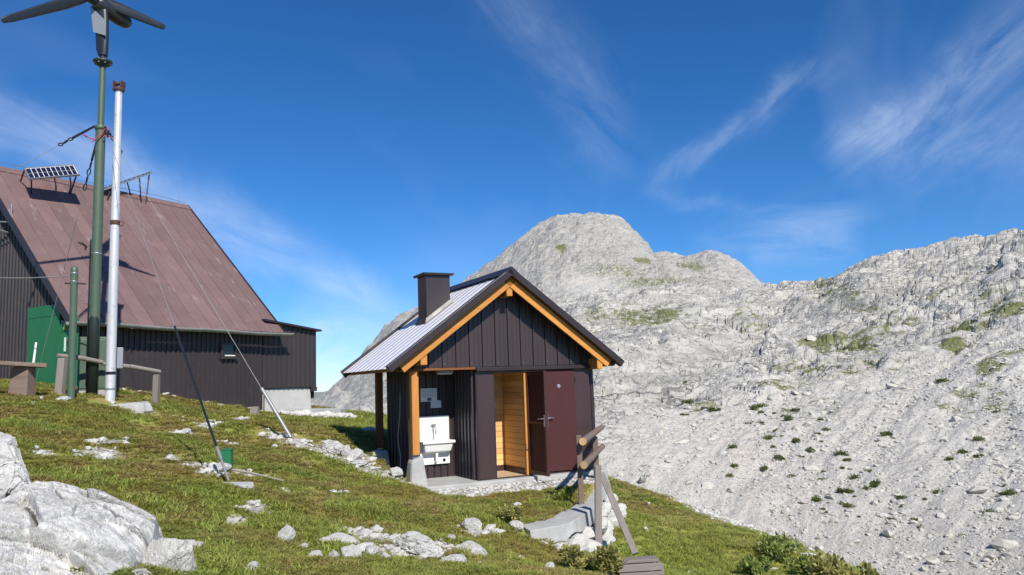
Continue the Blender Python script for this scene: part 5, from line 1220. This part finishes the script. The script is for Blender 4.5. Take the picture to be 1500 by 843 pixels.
# stone edging wall beside the annex
a = at(408, 600, 24.5); b = at(516, 603, 27.0); e = empty('terrace_edge', a); tag(e, 'low pale stone terrace edge right of the annex', 'wall'); r = random.Random(9)
dd = b-a; L_ = np.linalg.norm(dd[:2])
for k in range(34):
    t = (k+.5)/34; p = dd*t; g0 = hg(a[0]+p[0], a[1]+p[1])-a[2]
    rock('stone', ST[r.randrange(7)], (p[0], p[1]+r.uniform(-.15, .15), g0+.06), (r.uniform(.10, .22), r.uniform(.12, .2), r.uniform(.08, .16)), (0, 0, r.uniform(0, 6)), e)
m = MB(); m.hexa([(.1,.05,-.5),(dd[0]-.4,dd[1]-.05,-.6),(dd[0]-.4,dd[1]+.9,-.6),(.1,.95,-.5),(.1,.10,hg(*a[:2])-a[2]+.20),(dd[0]-.4,dd[1],dd[2]+.10),(dd[0]-.4,dd[1]+.85,dd[2]+.10),(.1,.9,hg(*a[:2])-a[2]+.2)]); m.build('coping', MT['concrete'], e, .02)

# ================================================================ instanced stuff (turf tufts, pebbles, scree)
def gn_scatter(name, P, rotz, scale, sources, attrs=None, tilt=None):
    me = bpy.data.meshes.new(name); me.vertices.add(len(P)); me.vertices.foreach_set('co', P.astype(np.float32).ravel())
    def A(n, t, d, k): q = me.attributes.new(n, t, 'POINT'); q.data.foreach_set(k, d.astype(np.float32).ravel())
    rot = np.zeros((len(P), 3)); rot[:, 2] = rotz
    if tilt is not None: rot[:, :2] = tilt
    A('rot', 'FLOAT_VECTOR', rot, 'vector'); A('scl', 'FLOAT_VECTOR', scale, 'vector')
    idx = me.attributes.new('idx', 'INT', 'POINT'); idx.data.foreach_set('value', RNG.integers(0, len(sources), len(P)).astype(np.int32))
    for k, (t, d, kk) in (attrs or {}).items(): A(k, t, d, kk)
    o = bpy.data.objects.new(name, me); link(o)
    ng = bpy.data.node_groups.new(name, 'GeometryNodeTree'); ng.interface.new_socket('Geometry', in_out='INPUT', socket_type='NodeSocketGeometry'); ng.interface.new_socket('Geometry', in_out='OUTPUT', socket_type='NodeSocketGeometry')
    N = ng.nodes; L = ng.links; gi = N.new('NodeGroupInput'); go = N.new('NodeGroupOutput'); ip = N.new('GeometryNodeInstanceOnPoints'); L.new(gi.outputs[0], ip.inputs['Points'])
    g2i = N.new('GeometryNodeGeometryToInstance')
    for s in reversed(sources):
        oi = N.new('GeometryNodeObjectInfo'); oi.inputs['Object'].default_value = s; oi.inputs['As Instance'].default_value = True; L.new(oi.outputs['Geometry'], g2i.inputs[0])
    L.new(g2i.outputs[0], ip.inputs['Instance']); ip.inputs['Pick Instance'].default_value = True
    def na(n, t): q = N.new('GeometryNodeInputNamedAttribute'); q.data_type = t; q.inputs['Name'].default_value = n; return [s_ for s_ in q.outputs if s_.enabled and s_.name == 'Attribute'][0]
    L.new(na('idx', 'INT'), ip.inputs['Instance Index']); L.new(na('scl', 'FLOAT_VECTOR'), ip.inputs['Scale'])
    er = N.new('FunctionNodeEulerToRotation'); L.new(na('rot', 'FLOAT_VECTOR'), er.inputs[0]); L.new(er.outputs[0], ip.inputs['Rotation'])
    L.new(ip.outputs[0], go.inputs[0]); o.modifiers.new('scatter', 'NODES').node_group = ng
    return o
SRC = bpy.data.collections.new('sources')       # prototypes, not linked to the scene
def src(me):
    o = bpy.data.objects.new(me.name, me); SRC.objects.link(o); return o
def tuft_mesh(seed, n, h, spread, w_):
    r = random.Random(seed); V = []; F_ = []
    for _ in range(n):
        a = r.uniform(0, 2*pi); rad = spread*math.sqrt(r.random()); x, y = rad*cos(a), rad*sin(a); b = r.uniform(0, 2*pi); ln = h*r.uniform(.5, 1.1); lean = r.uniform(.35, 1.1)*ln; dx, dy = cos(b)*lean, sin(b)*lean; wx, wy = -sin(b)*w_, cos(b)*w_
        i = len(V); V += [(x-wx, y-wy, -.01), (x+wx, y+wy, -.01), (x+dx*.45+wx*.8, y+dy*.45+wy*.8, ln*.6), (x+dx*.45-wx*.8, y+dy*.45-wy*.8, ln*.6), (x+dx, y+dy, ln)]; F_ += [(i, i+1, i+2, i+3), (i+3, i+2, i+4)]
    me = bpy.data.meshes.new('tuft'); me.from_pydata(V, [], F_); me.materials.append(MT['blade']); return me
TUFT = [src(tuft_mesh(i, 26, 1.0, .9, .07)) for i in range(4)]
def leafy_mesh(seed, n):
    r = random.Random(seed); V = []; F_ = []
    for _ in range(n):
        a = r.uniform(0, 2*pi); rad = math.sqrt(r.random()); z = r.uniform(.1, .8); x, y = rad*cos(a), rad*sin(a); b = r.uniform(0, 2*pi); l = r.uniform(.12, .26); t = r.uniform(-.3, .7)
        d = Vector((cos(b), sin(b), t)).normalized(); s_ = d.cross(Vector((0, 0, 1))).normalized()*l*.45; p = Vector((x, y, z)); i = len(V)
        V += [p, p+d*l*.5+s_, p+d*l, p+d*l*.5-s_]; F_.append((i, i+1, i+2, i+3))
    me = bpy.data.meshes.new('heath'); me.from_pydata([tuple(v) for v in V], [], F_); me.materials.append(MT['blade']); return me
TUFT += [src(leafy_mesh(40+i, 60)) for i in range(3)]
N1 = 140000
a_ = RNG.uniform(radians(-40), radians(40), N1); r_ = np.exp(RNG.uniform(math.log(3.6), math.log(31), N1)); tx = r_*np.sin(a_); ty = r_*np.cos(a_)
bf = bare_f(tx, ty)+.45*(RNG.random(N1)-.5)+.25*pn(tx*6, ty*6, 33)
lx, ly = hloc(tx, ty); mlx, mly = mloc(tx, ty)
keep = (bf < .42) & ~((lx > .0) & (lx < 4) & (ly > -.22) & (ly < 2.7)) & ~((np.hypot(lx, ly) < .42)) & ~((mlx > 0) & (mlx < 9.2) & (mly > .25) & (mly < 9.2)) & ~((mlx < .06) & (mlx > -.06) & (mly > 0) & (mly < 9.2))
wmid = (WI+WO)/2
keep &= seg_d(tx, ty, list(wmid)) > np.where(ty > 12.3, .12, .21)
keep &= np.hypot(tx-s2[0], (ty-s2[1])*1.2) > .62
tx, ty, r_ = tx[keep], ty[keep], r_[keep]; tz = hground(tx, ty); lu = lush_f(tx, ty)
keep2 = tz > -2.9; tx, ty, tz, r_, lu = tx[keep2], ty[keep2], tz[keep2], r_[keep2], lu[keep2]
patch = .5+.5*sstep(-.3, .5, fbm(tx*.9, ty*.9, 3, 70))
sc = (.025+.0027*r_)*RNG.uniform(.7, 1.35, len(tx))*(.75+.5*patch)
SCV = np.stack([sc*1.25, sc*1.25, sc*RNG.uniform(.38, .85, len(tx))*(.75+.35*lu)], 1)
for cx_, cy_, cd_, cr_, n_ in [(530,742,9.6,.35,160),(560,735,10,.3,120),(600,788,8.2,.4,160),(520,795,7.6,.3,90),(800,722,12.4,.25,120),(835,716,13.0,.3,170),(760,745,10.9,.3,120),(455,690,11.8,.3,90),(690,745,10.4,.4,130),(240,740,8.2,.5,140),(120,690,9.4,.5,120),(420,760,8.4,.4,110),(300,820,6.3,.4,120),(30,625,13,.5,120),(560,700,12.4,.4,120)]:
    c_ = pt2(cx_, cy_, cd_); q_ = c_+RNG.normal(0, cr_, (n_, 2))*.6; q_ = q_[(bare_f(q_[:, 0], q_[:, 1]) < .4) & (seg_d(q_[:, 0], q_[:, 1], list(wmid)) > .3)]
    tx = np.append(tx, q_[:, 0]); ty = np.append(ty, q_[:, 1]); tz = np.append(tz, hground(q_[:, 0], q_[:, 1])); lu = np.append(lu, RNG.uniform(.6, 1.2, len(q_)))
    k_ = RNG.uniform(.05, .09, len(q_))[:, None]; SCV = np.concatenate([SCV, np.concatenate([k_, k_, k_*.95], 1)])
gr = gn_scatter('grass', np.stack([tx, ty, tz-.004], 1), RNG.uniform(0, 6.28, len(tx)), SCV, TUFT, {'tuft_pos': ('FLOAT_VECTOR', np.stack([tx, ty, tz], 1), 'vector'), 'tuft_lush': ('FLOAT', lu, 'value')})
tag(gr, 'short olive and brown alpine grass covering the slope', 'grass', kind='stuff')
# pebbles and bare stones in the turf, on the path and before the door
PEB = [src(rock_mesh('pebble', 300+i, 1, 5, .08, MT['rock_s'])) for i in range(5)]
N2 = 60000
a_ = RNG.uniform(radians(-38), radians(38), N2); r_ = np.exp(RNG.uniform(math.log(4.5), math.log(30), N2)); tx = r_*np.sin(a_); ty = r_*np.cos(a_)
bb = bare_f(tx, ty); lx, ly = hloc(tx, ty); ap = (lx > .15) & (lx < 3.9) & (ly > -1.35) & (ly < -.2)
keep = ((bb+.5*(RNG.random(N2)-.5) > .52) | (RNG.random(N2) < .006)) & ~((lx > .12) & (lx < 3.9) & (ly > -.2) & (ly < 2.5)) & ~((mlx.size < 0) & (tx < 0))
ml_, ms_ = mloc(tx, ty); keep &= ~((ml_ > 0) & (ml_ < 9) & (ms_ > .2) & (ms_ < 9))
tx, ty, r_, bb, ap = tx[keep], ty[keep], r_[keep], bb[keep], ap[keep]; tz = hground(tx, ty)
sz = np.exp(RNG.normal(0, .55, len(tx)))*(.014+.0012*r_); sz = .8*np.clip(sz, .008, .085); sz = np.where(ap, np.minimum(sz, .035), sz)
pe = gn_scatter('pebbles', np.stack([tx, ty, tz+sz*.15], 1), RNG.uniform(0, 6.28, len(tx)), np.stack([sz*RNG.uniform(.9, 1.6, len(tx)), sz*RNG.uniform(.8, 1.3, len(tx)), sz*RNG.uniform(.5, .9, len(tx))], 1), PEB, None, RNG.uniform(-.4, .4, (len(tx), 2)))
tag(pe, 'white limestone pebbles on the path and before the hut door', 'gravel', kind='stuff')
# scree blocks on the mountain
PEB2 = [src(rock_mesh('scree_block', 340+i, 1, 6, .08, MT['rock_m'])) for i in range(5)]
N3 = 150000
ii = RNG.integers(0, MNR-1, N3*3); jj = RNG.integers(0, MNA-1, N3*3); dd_ = mr[ii]
pxx = px_[ii, jj]; pyy = py_[ii, jj]; rn_ = run[ii, jj]; ok = (dd_ < 190) & (dd_ > 30) & (pxx > 840) & (pxx < 1620) & (RNG.random(N3*3) < np.clip(.25+.75*screem[ii, jj], 0, 1)*np.clip(.30+.9*sstep(-.25, .35, -rn_), 0, 1)); ii, jj = ii[ok][:N3], jj[ok][:N3]
fu, fv = RNG.random(len(ii)), RNG.random(len(ii)); bl = lambda M: (M[ii, jj]*(1-fu)*(1-fv)+M[ii+1, jj]*fu*(1-fv)+M[ii, jj+1]*(1-fu)*fv+M[ii+1, jj+1]*fu*fv)
X_, Y_, Z_ = bl(MX), bl(MY), bl(MZ2); D_ = np.hypot(X_, Y_)
sz = np.exp(RNG.normal(-.40, .72, len(X_)))*(.020+.00048*D_); sz = np.clip(sz, .015, .6)
sr = gn_scatter('scree', np.stack([X_, Y_, Z_+sz*.05], 1), RNG.uniform(0, 6.28, len(X_)), np.stack([sz*RNG.uniform(.9, 1.7, len(X_)), sz*RNG.uniform(.8, 1.2, len(X_)), sz*RNG.uniform(.45, .85, len(X_))], 1), PEB2, None, RNG.uniform(-.5, .5, (len(X_), 2)))
tag(sr, 'loose white limestone scree scattered over the slope', 'scree', kind='stuff')

# ================================================================ shrubs and plants
def leaves(mb, c, n, rad, size, rnd, up=.3, flat=.7):
    for _ in range(n):
        v = Vector((rnd.gauss(0, 1), rnd.gauss(0, 1), rnd.gauss(0, 1))).normalized()*rad*rnd.random()**.45; v.z *= flat
        p = Vector(c)+v; d = (v.normalized()+Vector((rnd.uniform(-1, 1), rnd.uniform(-1, 1), rnd.uniform(-.2, 1)+up))).normalized(); l = size*rnd.uniform(.6, 1.3); s_ = d.cross(Vector((rnd.uniform(-1, 1), rnd.uniform(-1, 1), 1))).normalized()*l*.30
        mb.add([p, p+d*l*.45+s_, p+d*l, p+d*l*.45-s_], [(0, 1, 2, 3)])
def bush(name, label, base, w_, h_, n, size, mat, seed, group=None, cat='bush'):
    r = random.Random(seed); e = empty(name, base); tag(e, label, cat, group); f = MB(); s = MB()
    for k in range(9):
        a = r.uniform(0, 2*pi); q = r.uniform(.15, .95); tip = Vector((cos(a)*w_*.5*q, sin(a)*w_*.5*q, h_*r.uniform(.55, 1.0)*(1.1-.4*q)))
        s.path([(0, 0, -.05), tip*.5+Vector((0, 0, h_*.08)), tip], [.012, .009, .004], 5); leaves(f, tip*.9, n//14, h_*.26, size, r); leaves(f, tip*.55, n//26, h_*.28, size, r)
    f.build('foliage', MT[mat], e); s.build('stems', MT['greywood'], e); return e
def gb(px, py, d): 
    p = at(px, py, d); p[2] = hg(p[0], p[1]); return p
for i, (px, py, d, w_, h_, mt, lab) in enumerate([
    (1135, 815, 14.2, .95, .42, 'leaf', 'leftmost bushy green shrub on the meadow edge at lower right'),
    (1180, 838, 12.9, .85, .32, 'leaf', 'middle green shrub on the meadow edge at lower right'),
    (1215, 848, 12.2, .9, .32, 'leaf2', 'yellowish shrub at the bottom edge of the meadow corner'),
    (1255, 862, 11.8, .9, .27, 'leaf2', 'rightmost low yellowish shrub at the meadow corner'),
    (1110, 850, 12.8, .7, .30, 'leaf', 'low green shrub at the bottom edge left of the bigger shrubs'),
    (845, 842, 8.8, .50, .26, 'leaf2', 'broad leaved yellow green plant at the bottom edge below the wall'),
    (893, 846, 8.8, .42, .34, 'leaf2', 'yellow green leafy plant beside the old plank box'),
    (870, 838, 9.3, .40, .24, 'leaf', 'green leafy plant between the wall stones and the plank box'),
    (748, 762, 10.6, .34, .24, 'leaf2', 'small leafy plant at the left end of the retaining wall'),
    (830, 722, 12.6, .42, .22, 'leaf', 'bright grass clump before the closed hut door')]):
    bush('shrub' if i < 5 else 'leafy_plant', lab, gb(px, py, d), w_, h_, 700, .075 if i < 5 else .06, mt, 60+i)
# cushion shrubs on the scree: one mesh, many individuals
SHM = []
for v_ in range(4):
    f = MB(); r = random.Random(77+v_)
    for q_ in range(5): leaves(f, (r.uniform(-.55, .55), r.uniform(-.4, .4), .16+r.uniform(0, .14)), 70, r.uniform(.25, .48), .2, r, .5, .6)
    proto = f.build('cushion_shrub', MT['leaf3']); SHM.append(proto.data); bpy.data.objects.remove(proto)
SH = [(1115,598),(1107,601),(1165,603),(1155,617),(1099,622),(1112,622),(1137,633),(1125,645),(1128,643),(1165,650),(1168,648),(1187,664),(1141,674),(1073,658),(1077,686),(1069,700),(946,700),(1233,668),(1240,676),(1207,693),(1205,705),(1253,704),(1272,693),(1280,713),(1271,720),(1241,722),(1234,722),(1235,743),(1244,745),(1198,737),(1197,736),(1283,712),(1329,758),(1337,765),(1305,762),(1348,776),(1373,725),(1388,675),(1412,666),(1434,671),(1411,790),(1450,755),(1470,725),(1480,728),(1030,600),(1040,604),(1048,605),(1008,592),(1460,605),(1380,560),(1300,640),(1210,632),(1435,646),(1320,730),(1209,754),(1120,690),(1160,700)]
rs_ = random.Random(31)
for px, py in list(SH):
    if rs_.random() < .9: SH.append((px+rs_.gauss(0, 26), py+rs_.gauss(0, 13)))
N_BIG = 57
def march(px, py):
    v = ray(px, py); hv = v/math.hypot(v[0], v[1]); d = 30.
    while d < 300:
        p = CAM+hv*d
        if p[2] < mheight(p[0], p[1]): return p, d
        d += .4
    return None, None
for k, (px, py) in enumerate(SH):
    p, d = march(px, py)
    if p is None or proj(p)[1] > 838: continue
    o = bpy.data.objects.new('cushion_shrub', SHM[k % 4]); link(o); s = d*(r.uniform(.006, .011) if k < N_BIG else r.uniform(.0028, .0055)); o.location = tuple(p-np.array([0, 0, s*.15])); o.scale = (s*r.uniform(.75, 1.25), s*.9, s*r.uniform(1.0, 1.6)); o.rotation_euler = (0, 0, r.uniform(0, 6))
    tag(o, 'low dark green cushion shrub growing on the white scree slope' if k < N_BIG else 'tiny green plant tuft dotting the white scree slope', 'shrub', 'cushion shrubs on the scree slope' if k < N_BIG else 'tiny plant tufts on the scree slope')
